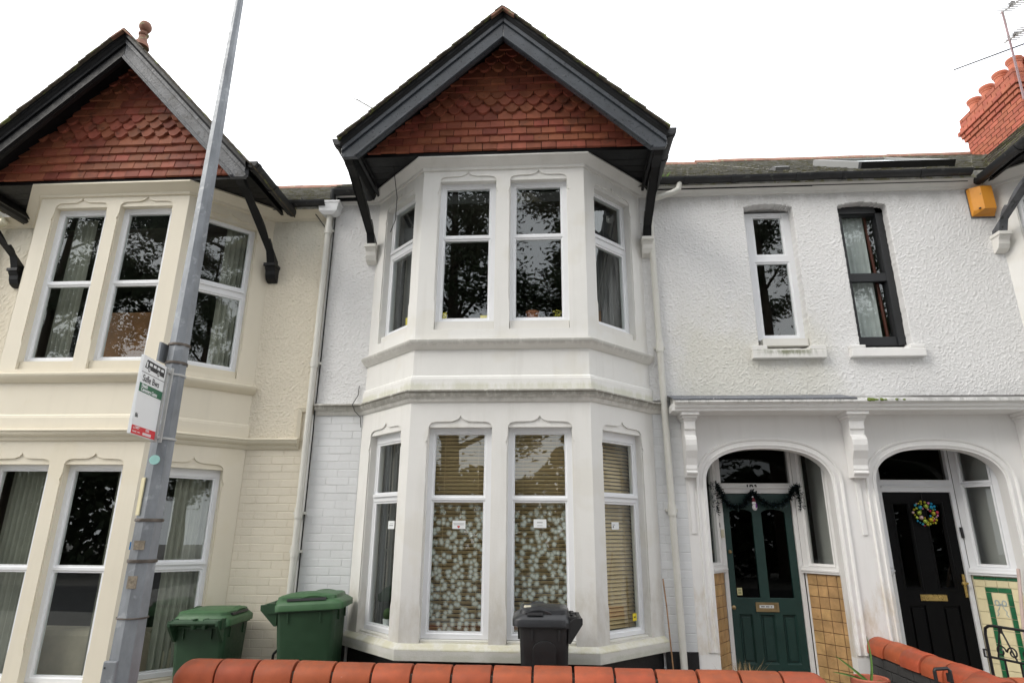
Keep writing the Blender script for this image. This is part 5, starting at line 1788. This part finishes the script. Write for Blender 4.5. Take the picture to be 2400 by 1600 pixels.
ae = thing('tv_aerial', 'tall pink-grey mast with two TV aerials fixed to the brick chimney', 'TV aerial', (7.62, 2.7, 8.4))
m = MB()
m.tube([(7.66, 2.76, 8.35), (7.60, 2.66, 9.15), (7.60, 2.64, 10.0)], 0.017, 8)
m.build('mast', mat('pinkish_steel', (0.30, 0.20, 0.21), 0.5), ae)
for zz, y1_, z1_, y0_ in ((9.99, 2.18, 9.83, 2.64), (9.46, 2.20, 9.29, 2.72)):
    m = MB()
    m.tube([(7.6, y0_ + 0.04, zz + 0.01), (7.6, y1_ - 0.5, z1_ - 0.16)], 0.014, 6)
    m.build('boom', Mgreyl, ae)
    for k in range(7):
        q = 0.1 + k * 0.13
        yy, zq = y0_ + (y1_ - y0_) * q, zz + (z1_ - zz) * q
        MB().tube([(7.6 - 0.13, yy, zq), (7.6 + 0.13, yy, zq)], 0.008, 5).build('rod', Mgreyl, ae)
    MB().box(7.57, 7.63, y0_ - 0.24, y0_ - 0.18, zz - 0.07, zz - 0.02).build('junction_box', Mgrey, ae)
MB().tube([(7.6, 2.62, 9.95), (7.6, 2.62, 9.72)], 0.006, 5).build('reflector', Mgreyl, ae)
MB().tube([(7.6, 3.951, 9.953), (7.6, 2.43, 9.137), (7.6, 1.2, 8.48)], 0.013, 5).build('telephone_wire', Mcable, label='single overhead wire crossing behind the aerial mast at the top right', cat='wire')
ac = thing('tv_aerial', 'small TV aerial peeping out left of the central gable', 'TV aerial', (-2.5, 2.0, 6.3))
m = MB()
m.tube([(-3.08, 2.0, 8.22), (-2.35, 2.0, 7.73)], 0.012, 6)
m.build('boom', Mgreyl, ac)
for k in range(7):
    q = 0.02 + k * 0.16
    xx, zz = -3.08 + 0.73 * q, 8.22 - 0.49 * q
    MB().tube([(xx - 0.03, 1.9, zz - 0.05), (xx + 0.03, 2.1, zz + 0.05)], 0.007, 5).build('rod', Mgreyl, ac)
MB().tube([(-2.42, 2.0, 7.78), (-2.42, 2.0, 6.3)], 0.02, 6).build('mast', Mgreyl, ac)

# wreath of baubles
wt_ = thing('wreath', 'round Christmas wreath of coloured baubles hanging on the black door', 'wreath', (3.655, DY, 1.80))
bm_cols = [(0.02, 0.25, 0.42), (0.55, 0.45, 0.03), (0.55, 0.06, 0.10), (0.45, 0.42, 0.05), (0.60, 0.22, 0.42), (0.62, 0.45, 0.42), (0.40, 0.50, 0.08), (0.05, 0.32, 0.45)]
bmats = [mat('bauble_%s' % n_, c_, 0.25, 0.05, 20, metal=0.75) for n_, c_ in zip(('teal', 'gold', 'red', 'olive', 'pink', 'rose', 'lime', 'blue'), bm_cols)]
bmesh_ = []
for bmt in bmats:
    me = MB().sphere((0, 0, 0), 1.0, 12, 8).mesh('bauble', smooth=True)
    me.materials.append(bmt)
    bmesh_.append(me)
rnd = random.Random(8)
WC = Vector((3.655, DY + 0.02, 1.828))
placed = []
for k in range(4000):
    big = k < 60
    r_ = rnd.uniform(0.021, 0.025) if big else rnd.uniform(0.009, 0.017)
    q = rnd.uniform(0.065, 0.082) if big else rnd.uniform(0.045, 0.120)
    a_ = rnd.uniform(0, math.tau)
    c_ = (q * math.cos(a_), q * math.sin(a_))
    if all(math.hypot(c_[0] - p[0], c_[1] - p[1]) > (r_ + p[2]) * 0.92 for p in placed):
        placed.append((c_[0], c_[1], r_))
        piece('bauble', rnd.choice(bmesh_), wt_, Matrix.Translation(WC + Vector((c_[0], -0.012 - r_, c_[1]))) @ Matrix.Scale(r_, 4))
    if len(placed) > 74: break
m = MB().tube([(3.655, DY + 0.014, 1.95), (3.655, DY + 0.012, 2.02)], 0.003, 5)
m.build('ribbon_loop', Mink, wt_)

# tinsel garland with snowman
rnd = random.Random(3)
tg = thing('tinsel_garland', 'dark green and black tinsel garland draped across the green door', 'garland', (2.03, DY - 0.05, 1.8))
gp = [(1.618, 1.815), (1.612, 1.95), (1.600, 2.10), (1.635, 2.10), (1.68, 2.02), (1.73, 1.91), (1.80, 1.868), (1.88, 1.885), (1.94, 1.95), (1.985, 2.025), (2.03, 1.97), (2.10, 1.915), (2.18, 1.892), (2.27, 1.905), (2.34, 1.96), (2.40, 2.05), (2.436, 2.082), (2.45, 2.02), (2.462, 1.92), (2.455, 1.86)]
m = MB()
for i in range(len(gp) - 1):
    a_, b_ = Vector((gp[i][0], 0, gp[i][1])), Vector((gp[i + 1][0], 0, gp[i + 1][1]))
    yb = DY - 0.05
    n_ = int((b_ - a_).length / 0.0007)
    for k in range(n_):
        p = a_.lerp(b_, k / n_) + Vector((0, yb, 0))
        dv = Vector((rnd.gauss(0, 1), rnd.gauss(0, 1), rnd.gauss(0, 1))).normalized()
        l_ = rnd.uniform(0.026, 0.052)
        s_ = dv.cross(Vector((rnd.gauss(0, 1), rnd.gauss(0, 1), rnd.gauss(0, 1)))).normalized() * 0.0032
        m.add([p - s_, p + s_, p + dv * l_ + s_, p + dv * l_ - s_], [(0, 1, 2, 3)])
m.build('tinsel', Mtinsel, tg)
sn = thing('snowman_ornament', 'small white felt snowman hanging from the middle of the tinsel', 'ornament', (1.985, DY - 0.09, 1.85))
m = MB()
m.sphere((1.988, DY - 0.095, 1.875), 0.030, 12, 8, (0.85, 0.6, 1.05)).sphere((1.984, DY - 0.095, 1.915), 0.020, 12, 8, (1, 0.7, 1)).sphere((1.977, DY - 0.095, 1.972), 0.008)
m.build('snowman_body', mat('white_felt', (0.72, 0.70, 0.72), 0.9), sn, smooth=True)
MB().lathe((1.983, DY - 0.095, 1.928), [(0.020, 0), (0.014, 0.02), (0.004, 0.042)], 10).build('snowman_hat', mat('dark_red_felt', (0.12, 0.01, 0.02), 0.9), sn, smooth=True)
MB().box(1.992, 2.004, DY - 0.122, DY - 0.110, 1.868, 1.908).build('snowman_scarf', mat('purple_felt', (0.16, 0.03, 0.22), 0.9), sn, bevel=0.003)

# moss on the hood, grass in the gutter
m = MB()
rnd = random.Random(6)
for k in range(110):
    x_ = 2.93 + 0.42 * rnd.random() ** 1.3
    r_ = rnd.uniform(0.006, 0.02) * (1.2 - (x_ - 2.93) * 1.8)
    m.sphere((x_, -0.20 - rnd.random() * 0.10, 2.900), max(0.006, r_), 6, 4, (1.5, 1, 0.8))
m.v = [(p[0], p[1], p[2] - (-p[1]) * 0.27) for p in m.v]
m.build('moss_clump', Mmoss, label='green moss growing along the ledge over the two doors', cat='moss', kind='stuff')
m = MB()
for k in range(170):
    p = Vector((1.17 + rnd.gauss(0, 0.045), -0.14 + rnd.uniform(-0.03, 0.03), 5.285))
    dv = Vector((rnd.gauss(0, 0.4), rnd.gauss(-0.1, 0.3), 1)).normalized() * rnd.uniform(0.04, 0.11)
    s_ = Vector((rnd.gauss(0, 1), rnd.gauss(0, 1), 0)).normalized() * 0.003
    m.add([p - s_, p + s_, p + dv * 0.6 + s_ * 0.7, p + dv + Vector((dv.x * 0.4, dv.y * 0.4, -0.01)), p + dv * 0.6 - s_ * 0.7], [(0, 1, 2, 3, 4)])
m.build('grass_tuft', Mtuft, label='tuft of bright green grass growing in the black gutter beside the gable', cat='grass')

# cane, broom, plants by the porch
MB().tube([(0.966, -0.16, 1.235), (0.985, -0.155, 1.0), (1.035, -0.14, 0.0)], 0.0065, 6).build('garden_cane', Mcane, label='thin bamboo cane leaning on the wall right of the central bay', cat='cane')
br = thing('broom', 'broom with a pale pink wooden handle leaning by the green and cream tiles', 'broom', (3.88, -0.15, 0.0))
MB().tube([(4.113, -0.005, 1.345), (4.03, -0.06, 1.0), (3.87, -0.15, 0.12)], 0.014, 8).build('broom_handle', Mbroom, br, smooth=True)
m = MB()
m.box(3.76, 3.99, -0.18, -0.12, 0.09, 0.13)
m.build('broom_head', Mbroom, br)
m = MB()
for k in range(80):
    x_, y_ = rnd.uniform(3.765, 3.985), rnd.uniform(-0.178, -0.122)
    m.add([(x_, y_, 0.09), (x_ + 0.004, y_, 0.09), (x_ + 0.004 + rnd.uniform(-.01, .01), y_, 0.0), (x_, y_ + rnd.uniform(-.01, .01), 0.0)], [(0, 1, 2, 3)])
m.build('bristles', Mstraw, br)
pt = thing('plant_pot', 'round terracotta plant pot in front of the pier between the two doors', 'plant pot', (2.48, -0.5, 0.20))
MB().lathe((2.48, -0.5, 0.20), [(0.085, 0), (0.115, 0.26), (0.118, 0.275), (0.137, 0.28), (0.140, 0.34), (0.132, 0.35), (0.118, 0.345), (0.112, 0.30), (0.02, 0.295)], 24).build('pot', mat('terracotta_pot', (0.42, 0.12, 0.07), 0.7, 0.12, 8), pt, smooth=True)
MB().lathe((2.48, -0.5, 0.49), [(0.113, 0.0), (0.10, 0.012), (0.03, 0.018)], 16).build('soil', mat('potting_soil', (0.10, 0.08, 0.06), 0.95, 0.4, 60, 0.8, 80, 0.01), pt)
MB().box(2.37, 2.59, -0.61, -0.39, 0.0, 0.20).build('plinth_block', Mkerb, pt)
pp = thing('potted_plant', 'plant with a few long strap leaves growing in the terracotta pot', 'plant', (2.48, -0.5, 0.5))
for tip, mid in (((2.500, -0.50, 0.845), (2.52, -0.52, 0.66)), ((2.235, -0.50, 0.70), (2.35, -0.5, 0.62)), ((2.19, -0.52, 0.585), (2.33, -0.52, 0.575)), ((2.60, -0.62, 0.50), (2.56, -0.56, 0.56))):
    a_, b_, c_ = Vector((2.48, -0.5, 0.50)), Vector(mid), Vector(tip)
    m = MB()
    vs_ = []
    for k in range(9):
        q = k / 8
        p = a_.lerp(b_, q).lerp(b_.lerp(c_, q), q)
        tn = (c_ - a_).normalized()
        wv = tn.cross(Y).normalized() * (0.011 * (1 - q) ** 0.6 + 0.001)
        vs_ += [p - wv, p + Y * 0.004, p + wv]
    m.add(vs_, [f for k in range(8) for f in ((3 * k, 3 * k + 1, 3 * k + 4, 3 * k + 3), (3 * k + 1, 3 * k + 2, 3 * k + 5, 3 * k + 4))])
    m.build('leaf', Mleaf, pp)
m = MB()
for k in range(260):
    p = Vector((1.56 + rnd.gauss(0, 0.045), -0.22 + rnd.gauss(0, 0.03), 0.2))
    dv = Vector((rnd.gauss(0, 0.16), rnd.gauss(0, 0.1), 1)).normalized() * rnd.uniform(0.2, 0.46)
    s_ = Vector((rnd.gauss(0, 1), rnd.gauss(0, 1), 0)).normalized() * 0.0022
    bend = Vector((rnd.gauss(0, 0.05), 0, -rnd.uniform(0, 0.06)))
    m.add([p - s_, p + s_, p + dv * 0.6 + s_, p + dv + bend, p + dv * 0.6 - s_], [(0, 1, 2, 3, 4)])
m.build('dry_grass', Mstraw, label='clump of dry brown grass beside the green door behind the wall', cat='grass')

# ------------------------------------------------------------------ things behind the windows


def curtain(label, x0, x1, z0, z1, y, mt, group='curtains', amp=0.018, wl=0.055, sweep=0.0, fr=None):
    m = MB()
    n = max(8, int((x1 - x0) / wl * 8))
    vs_ = []
    zs = [z1, z1 - (z1 - z0) * 0.35, z1 - (z1 - z0) * 0.7, z0]
    for j, zz in enumerate(zs):
        for i in range(n + 1):
            q = i / n
            x_ = x0 + (x1 - x0) * q
            x_ += sweep * (1 - q) * (j / 3) if sweep > 0 else sweep * q * (j / 3)
            o_ = amp * math.sin(i / 8 * math.tau + 0.4 * math.sin(i * 0.7)) * (0.7 + 0.1 * j)
            vs_.append((x_, y + o_, zz) if fr is None else tuple(fr[0] + fr[1] * x_ - fr[3] * (y + o_) + Z * zz))
    m.add(vs_, [(j * (n + 1) + i, j * (n + 1) + i + 1, (j + 1) * (n + 1) + i + 1, (j + 1) * (n + 1) + i) for j in range(3) for i in range(n)])
    return m.build('curtain', mt, label=label, cat='curtain', group=group, smooth=True)


def cantR(xb): return (Vector((xb + A, -DEP, 0)), Vector((S2, S2, 0)), Z, Vector((S2, -S2, 0)))
def cantL(xb): return (Vector((xb - A, -DEP, 0)), Vector((-S2, S2, 0)), Z, Vector((-S2, -S2, 0)))


curtain('grey green curtain in the first upper window of the cream bay', XL - 0.60, XL - 0.36, 3.12, 4.83, -0.38, Mcurt)
curtain('narrow grey curtain at the right of the second upper window of the cream bay', XL + 0.53, XL + 0.66, 3.12, 4.83, -0.40, Mcurt)
curtain('grey green curtain in the first lower window of the cream bay', XL - 0.62, XL - 0.10, 0.38, 2.17, -0.38, Mcurt)
curtain('pale curtain slanting down in the second lower window of the cream bay', XL + 0.44, XL + 0.66, 0.38, 2.17, -0.39, Mcurt, sweep=0.0)
curtain('pale curtain in the lower angled window of the cream bay', 0.36, 0.70, 0.38, 2.17, 0.20, Mcurt, fr=cantR(XL))
curtain('pale curtain in the upper angled window of the cream bay', 0.46, 0.68, 3.12, 4.83, 0.20, Mcurt, fr=cantR(XL))
curtain('grey curtain in the left angled upper window of the white bay', 0.20, 0.70, 3.46, 4.96, 0.22, Mcurtd, fr=cantL(XB))
curtain('grey curtain in the right angled upper window of the white bay', 0.32, 0.70, 3.46, 4.96, 0.22, Mcurtd, fr=cantR(XB))
nn_ = 40
vs_ = []
for j, zz in enumerate((3.45, 4.2, 4.95)):
    for i in range(nn_ + 1):
        vs_.append((3.10 + 0.32 * i / nn_, 0.215 + 0.006 * math.sin(i * 0.9), zz))
m = MB().add(vs_, [(j * (nn_ + 1) + i, j * (nn_ + 1) + i + 1, (j + 1) * (nn_ + 1) + i + 1, (j + 1) * (nn_ + 1) + i) for j in range(2) for i in range(nn_)])
m.build('net_curtain', mat('net_curtain', (0.62, 0.64, 0.64), 0.9, 0.15, 3), label='white net curtain hanging behind the black sash window', cat='curtain', smooth=True)
MB().tube([(3.475, 0.21, 3.5), (3.445, 0.21, 5.0)], 0.016, 8).build('curtain_pole', mat('red_brown_wood', (0.13, 0.03, 0.02), 0.5), label='dark red wooden pole beside the net curtain in the black window', cat='pole')

bx = thing('headboard', 'brown wooden headboard seen in the upper windows of the cream bay', 'headboard', (XL + 0.1, -0.30, 2.62))
m = MB()
m.plate(wallfr(-0.28), [(XL - 0.20, 3.0), (XL + 0.44, 3.0), (XL + 0.44, 3.74), (XL + 0.40, 3.80), (XL - 0.16, 3.80), (XL - 0.20, 3.74)], [], 0, -0.05)
m.build('panel', Mheadb, bx, bevel=0.015)
MB().box(XL - 0.24, XL + 0.48, -0.275, -0.20, 2.62, 3.33).build('rail', mat('dark_fabric', (0.05, 0.04, 0.035), 0.9), bx, bevel=0.01)
sfa = thing('sofa', 'beige sofa seen through the lower windows of the cream bay', 'sofa', (XL + 0.2, 0.0, 0.05))
MB().box(XL - 0.5, XL + 0.9, -0.18, 0.05, 0.08, 0.74).build('backrest', Msofa, sfa, bevel=0.06)
MB().box(XL - 0.5, XL + 0.9, 0.06, 0.7, 0.08, 0.45).build('seat', Msofa, sfa, bevel=0.05)
for s_ in (-0.66, 0.91):
    MB().box(XL + s_, XL + s_ + 0.15, -0.15, 0.7, 0.08, 0.60).build('armrest', Msofa, sfa, bevel=0.05)


def blind(label, fr, x0, x1, z0, z1, n, pitch=0.034, zstop=None, tilt=52):
    O, U, W, Nn = fr
    c_ = O + U * ((x0 + x1) / 2) + Nn * n
    t_ = thing('venetian_blind', label, 'blind', (c_.x, c_.y, z0), 'wooden slatted blinds in the white bay')
    me = MB().box(-(x1 - x0) / 2, (x1 - x0) / 2, -0.016, 0.016, -0.0012, 0.0012).mesh('slat')
    me.materials.append(Mblind)
    R_ = Matrix((U, -Nn, W)).transposed().to_4x4()
    z = z1
    r_ = random.Random(int(x0 * 100) + 7)
    zst = zstop or z0
    while z > z0:
        zz = z
        if z < zst: break
        piece('slat', me, t_, Matrix.Translation(O + U * ((x0 + x1) / 2) + Nn * n + Z * zz) @ R_ @ Matrix.Rotation(rad(tilt) + r_.uniform(-0.05, 0.05), 4, 'X') @ Matrix.Rotation(r_.uniform(-0.004, 0.004), 4, 'Y'))
        z -= pitch
    if zstop:
        for k in range(14):
            piece('slat', me, t_, Matrix.Translation(O + U * ((x0 + x1) / 2) + Nn * n + Z * (zstop - 0.01 - k * 0.009)) @ R_ @ Matrix.Rotation(rad(60), 4, 'X'))
    m = MB()
    m.plate(fr, rect(x0, x1, z1 + 0.005, z1 + 0.045), [], n + 0.02, n - 0.02)
    m.build('headrail', Mblind, t_)
    m = MB()
    for q in (0.2, 0.8):
        xq_ = x0 + (x1 - x0) * q
        m.plate(fr, rect(xq_ - 0.0015, xq_ + 0.0015, zst, z1), [], n + 0.018, n + 0.016)
    m.build('cord', Mblind, t_)


FFc = (Vector((XB, -DEP, 0)), X, Z, -Y)
blind('slatted blind behind the left front window of the white bay, card with red heart', FFc, -0.61, -0.10, 0.80, 2.47, -0.19, tilt=-52)
blind('slatted blind behind the right front window of the white bay, above the black bin', FFc, 0.10, 0.61, 0.80, 2.47, -0.19, tilt=-52)
blind('part raised tan blind in the left angled lower window of the white bay', cantL(XB), 0.10, 0.46, 0.82, 2.47, -0.20, zstop=1.36)
blind('tan blind in the right angled lower window of the white bay, yellow sticker low down', cantR(XB), 0.16, 0.74, 0.82, 2.47, -0.20)
curtain('grey curtain at the outer side of the left angled lower window of the white bay', 0.50, 0.72, 0.80, 2.48, 0.19, Mcurtd, fr=cantL(XB))


def card(name, label, fr, x0, x1, z0, z1, n, marks, heart=None, cat='notice', mt=None):
    c_ = fr[0] + fr[1] * ((x0 + x1) / 2) + fr[3] * n
    t_ = thing(name, label, cat, (c_.x, c_.y, z0), 'small cards in the white bay windows')
    MB().plate(fr, rect(x0, x1, z0, z1), [], n, n - 0.001).build('card', mt or Mpaper, t_)
    if marks:
        m = MB()
        for a_, b_, zz, hh in marks:
            q = x0 + (x1 - x0) * a_
            e_ = x0 + (x1 - x0) * b_
            while q < e_:
                m.plate(fr, rect(q, min(q + 0.006, e_), z0 + (z1 - z0) * zz, z0 + (z1 - z0) * zz + hh), [], n + 0.0008, n + 0.0002)
                q += 0.008
        m.build('lettering', Mink if not heart == 'grey' else Mgrey, t_)
    if isinstance(heart, tuple):
        hx, hz, s_ = heart
        pts = []
        for k in range(24):
            a_ = math.tau * k / 24
            pts.append((hx + s_ * math.sin(a_) ** 3, hz + s_ * (0.8125 * math.cos(a_) - 0.3125 * math.cos(2 * a_) - 0.125 * math.cos(3 * a_) - 0.0625 * math.cos(4 * a_))))
        MB().plate(fr, pts, [], n + 0.0008, n + 0.0002).build('heart', Mredink, t_)


card('window_card', 'white card with a red heart taped in the left front window of the white bay', FFc, -0.411, -0.297, 1.647, 1.716, -0.098, [(0.08, 0.92, 0.62, 0.003), (0.12, 0.9, 0.48, 0.003)], (-0.356, 1.664, 0.012))
card('window_card', 'white card with black lettering in the right front window of the white bay', FFc, 0.298, 0.408, 1.660, 1.731, -0.098, [(0.28, 0.72, 0.58, 0.006), (0.3, 0.7, 0.25, 0.003)])
card('window_card', 'small white card in the right angled lower window of the white bay', cantR(XB), 0.345, 0.445, 1.651, 1.716, -0.098, [(0.1, 0.45, 0.6, 0.004), (0.15, 0.3, 0.25, 0.014)])
card('window_card', 'small white card with green print in the left angled lower window of the white bay', cantL(XB), 0.330, 0.440, 1.642, 1.712, -0.098, [(0.2, 0.8, 0.4, 0.005), (0.2, 0.7, 0.65, 0.003)])
card('window_sticker', 'yellow sticker low in the right angled lower window of the white bay', cantR(XB), 0.585, 0.640, 0.885, 0.945, -0.098, [(0.3, 0.7, 0.4, 0.012)], cat='sticker', mt=Myellow)
yf = MB().plate(cantL(XB), [(0.19, 3.56), (0.40, 3.53), (0.42, 3.70), (0.29, 3.69), (0.18, 3.73)], [], -0.135, -0.142)
yf.build('yellow_folder', Myellow, label='yellow card folder leaning in the left angled upper window of the white bay', cat='folder')
MB().plate(FFc, rect(-0.60, -0.545, 3.53, 3.665), [], -0.14, -0.145).build('yellow_card', Myellow, label='yellow card at the left corner of the left upper front window', cat='card')
MB().plate(FFc, rect(-0.215, -0.12, 3.53, 3.628), [], -0.14, -0.145).build('yellow_card', Myellow, label='yellow card at the right corner of the left upper front window', cat='card')
fp = MB().lathe((XB + 0.29, -0.44, 3.53), [(0.05, 0), (0.062, 0.115), (0.068, 0.118), (0.068, 0.145), (0.055, 0.145)], 18)
fp.build('flower_pot', mat('terracotta_dark', (0.32, 0.12, 0.06), 0.7), label='terracotta flower pot on the sill of the right upper front window', cat='flower pot', smooth=True)
m = MB()
for k in range(90):
    p = Vector((XB + 0.54, -0.46, 3.54)) + Vector((rnd.gauss(0, 0.03), rnd.gauss(0, 0.02), rnd.uniform(0, 0.14)))
    dv = Vector((rnd.gauss(0, 1), rnd.gauss(0, 1), rnd.gauss(0, 1))).normalized() * 0.018
    s_ = dv.cross(Vector((rnd.gauss(0, 1), rnd.gauss(0, 1), 1))).normalized() * 0.009
    m.add([p - s_, p + dv * 0.5, p + s_, p - dv * 0.5], [(0, 1, 2, 3)])
m.build('yellow_flowers', mat('yellow_petal', (0.62, 0.55, 0.08), 0.7, 0.3, 60), label='yellow flowers at the right corner of the right upper front window', cat='flowers')
for k, (uu, tl_) in enumerate(((0.44, 'left'), (0.33, 'right'))):
    F_ = cantL(XB)
    c_ = F_[0] + F_[1] * uu - F_[3] * 0.15
    t_ = thing('cactus_pot', 'small white pot with a cactus in the left angled lower window, %s of the pair' % ('outer' if k == 0 else 'inner'), 'cactus', (c_.x, c_.y, 0.80), 'cacti on the window sill')
    MB().lathe((c_.x, c_.y, 0.80), [(0.032, 0), (0.042, 0.075), (0.038, 0.075)], 14).build('pot', Mwhite, t_, smooth=True)
    MB().sphere((c_.x, c_.y, 0.915), 0.04, 12, 8, (1, 1, 1.25)).build('cactus', Mcactus, t_, smooth=True)

# ------------------------------------------------------------------ across the street: trees and hedge that the windows mirror


def tree(label, loc, h, spread, seed, nleaf, low=0.2, conifer=False):
    r_ = random.Random(seed)
    t_ = thing('street_tree', label, 'tree', loc, 'trees across the street')
    base = Vector(loc)
    m = MB()
    limbs = []
    lean = Vector((r_.uniform(-0.03, 0.03), r_.uniform(-0.02, 0.02), 0))
    tp_ = [base + Vector((lean.x * q * h, lean.y * q * h, q * h * 0.95)) for q in (0, 0.15, 0.35, 0.6, 0.8, 1)]
    m.tube(tp_, [0.42, 0.34, 0.27, 0.17, 0.10, 0.03], 8)
    n_l = 46 if conifer else 26
    for k in range(n_l):
        q = low + (0.97 - low) * (k + r_.random()) / n_l
        p = base + Vector((lean.x * q * h, lean.y * q * h, q * h * 0.95))
        a_ = r_.uniform(0, math.tau)
        ln = spread * (1 - q) ** (0.75 if conifer else 0.45) * r_.uniform(0.6, 1.1) + 0.3
        e_ = p + Vector((math.cos(a_) * ln, math.sin(a_) * ln, ln * (r_.uniform(-0.15, 0.25) if conifer else r_.uniform(0.2, 0.9))))
        md = p.lerp(e_, 0.5) + Vector((0, 0, 0.12 * ln))
        m.tube([p, md, e_], [0.09 * (1 - q) + 0.03, 0.05 * (1 - q) + 0.02, 0.01], 5)
        limbs.append((p, md, e_))
        for j in range(3):
            b0_ = p.lerp(e_, r_.uniform(0.35, 0.9))
            e2 = b0_ + Vector((r_.gauss(0, 0.5), r_.gauss(0, 0.5), r_.gauss(0.1, 0.35))) * ln * 0.45
            m.tube([b0_, e2], [0.02, 0.006], 4)
            limbs.append((b0_, b0_.lerp(e2, 0.5), e2))
    m.build('trunk', Mbark, t_)
    m = MB()
    for k in range(nleaf):
        p, md, e_ = r_.choice(limbs)
        q = r_.random() ** 0.6
        c_ = p.lerp(md, q).lerp(md.lerp(e_, q), q) + Vector((r_.gauss(0, 0.30), r_.gauss(0, 0.30), r_.gauss(0, 0.22)))
        dv = Vector((r_.gauss(0, 1), r_.gauss(0, 1), r_.gauss(-0.1, 0.6))).normalized() * r_.uniform(0.07, 0.17)
        s_ = dv.cross(Vector((r_.gauss(0, 1), r_.gauss(0, 1), r_.gauss(0, 1)))).normalized() * r_.uniform(0.025, 0.06)
        m.add([c_ - dv, c_ + s_, c_ + dv, c_ - s_], [(0, 1, 2, 3)])
    m.build('crown', Mfol, t_)
    return t_


T1 = tree('tall dark pine across the street, mirrored in the right upper front window', (0.9, -16.5, 0), 21, 4.2, 1, 22000, 0.22, True)
T2 = tree('tall dark pine with leaning trunk across the street, second of the pair of pines', (2.0, -17.3, 0), 22, 4.0, 2, 20000, 0.25, True)
T3 = tree('broad dark tree across the street, mirrored in the left upper front window', (-3.6, -17.0, 0), 20, 5.4, 3, 24000, 0.15)
T4 = tree('dark tree across the street opposite the cream house', (-9.0, -18.0, 0), 20, 5.5, 4, 36000, 0.12)


def tree_copy(src, loc, rz, sc_, label):
    c = src.copy()
    sc.collection.objects.link(c)
    c.location = loc
    c.rotation_euler = (0, 0, rz)
    c.scale = (sc_, sc_, sc_)
    c['label'] = label
    for ch_ in src.children:
        q = ch_.copy()
        sc.collection.objects.link(q)
        q.parent = c


tree_copy(T3, (8.6, -17.5, 0), 2.1, 0.95, 'dark tree across the street opposite the two front doors')
tree_copy(T4, (13.5, -18.2, 0), 1.0, 0.95, 'dark tree across the street, first beyond the doors on the right')
tree_copy(T3, (19.5, -17.2, 0), 4.0, 0.95, 'dark tree across the street, second beyond the doors on the right')
tree_copy(T4, (26.0, -18.2, 0), 5.0, 1.0, 'dark tree across the street, third beyond the doors on the right')
tree_copy(T3, (33.0, -17.6, 0), 0.6, 1.0, 'dark tree across the street, farthest on the right')
tree_copy(T3, (-20.6, -17.4, 0), 3.2, 0.95, 'added unseen tree across the street, second beyond the cream house on the left')  # added to cover the sky mirrored in the cream bay's upper windows
tree_copy(T4, (-15.2, -18.4, 0), 2.6, 1.0, 'added unseen tree across the street, first beyond the cream house on the left')  # added here to keep those same panes dark in reflection
m = MB()
r_ = random.Random(9)
for k in range(16000):
    c_ = Vector((r_.uniform(-24, 24), -20.5 + r_.gauss(0, 0.5), 0))
    c_.z = r_.uniform(0, 4.6 + 0.9 * math.sin(c_.x * 0.6) + 0.5 * math.sin(c_.x * 1.7))
    dv = Vector((r_.gauss(0, 1), r_.gauss(0, 1), r_.gauss(0, 1))).normalized() * 0.28
    s_ = dv.cross(Vector((r_.gauss(0, 1), r_.gauss(0, 1), r_.gauss(0, 1)))).normalized() * 0.14
    m.add([c_ - dv, c_ + s_, c_ + dv, c_ - s_], [(0, 1, 2, 3)])
m.build('hedge', Mhedge, label='long dark hedge across the street mirrored in the lower windows', cat='hedge', kind='stuff')
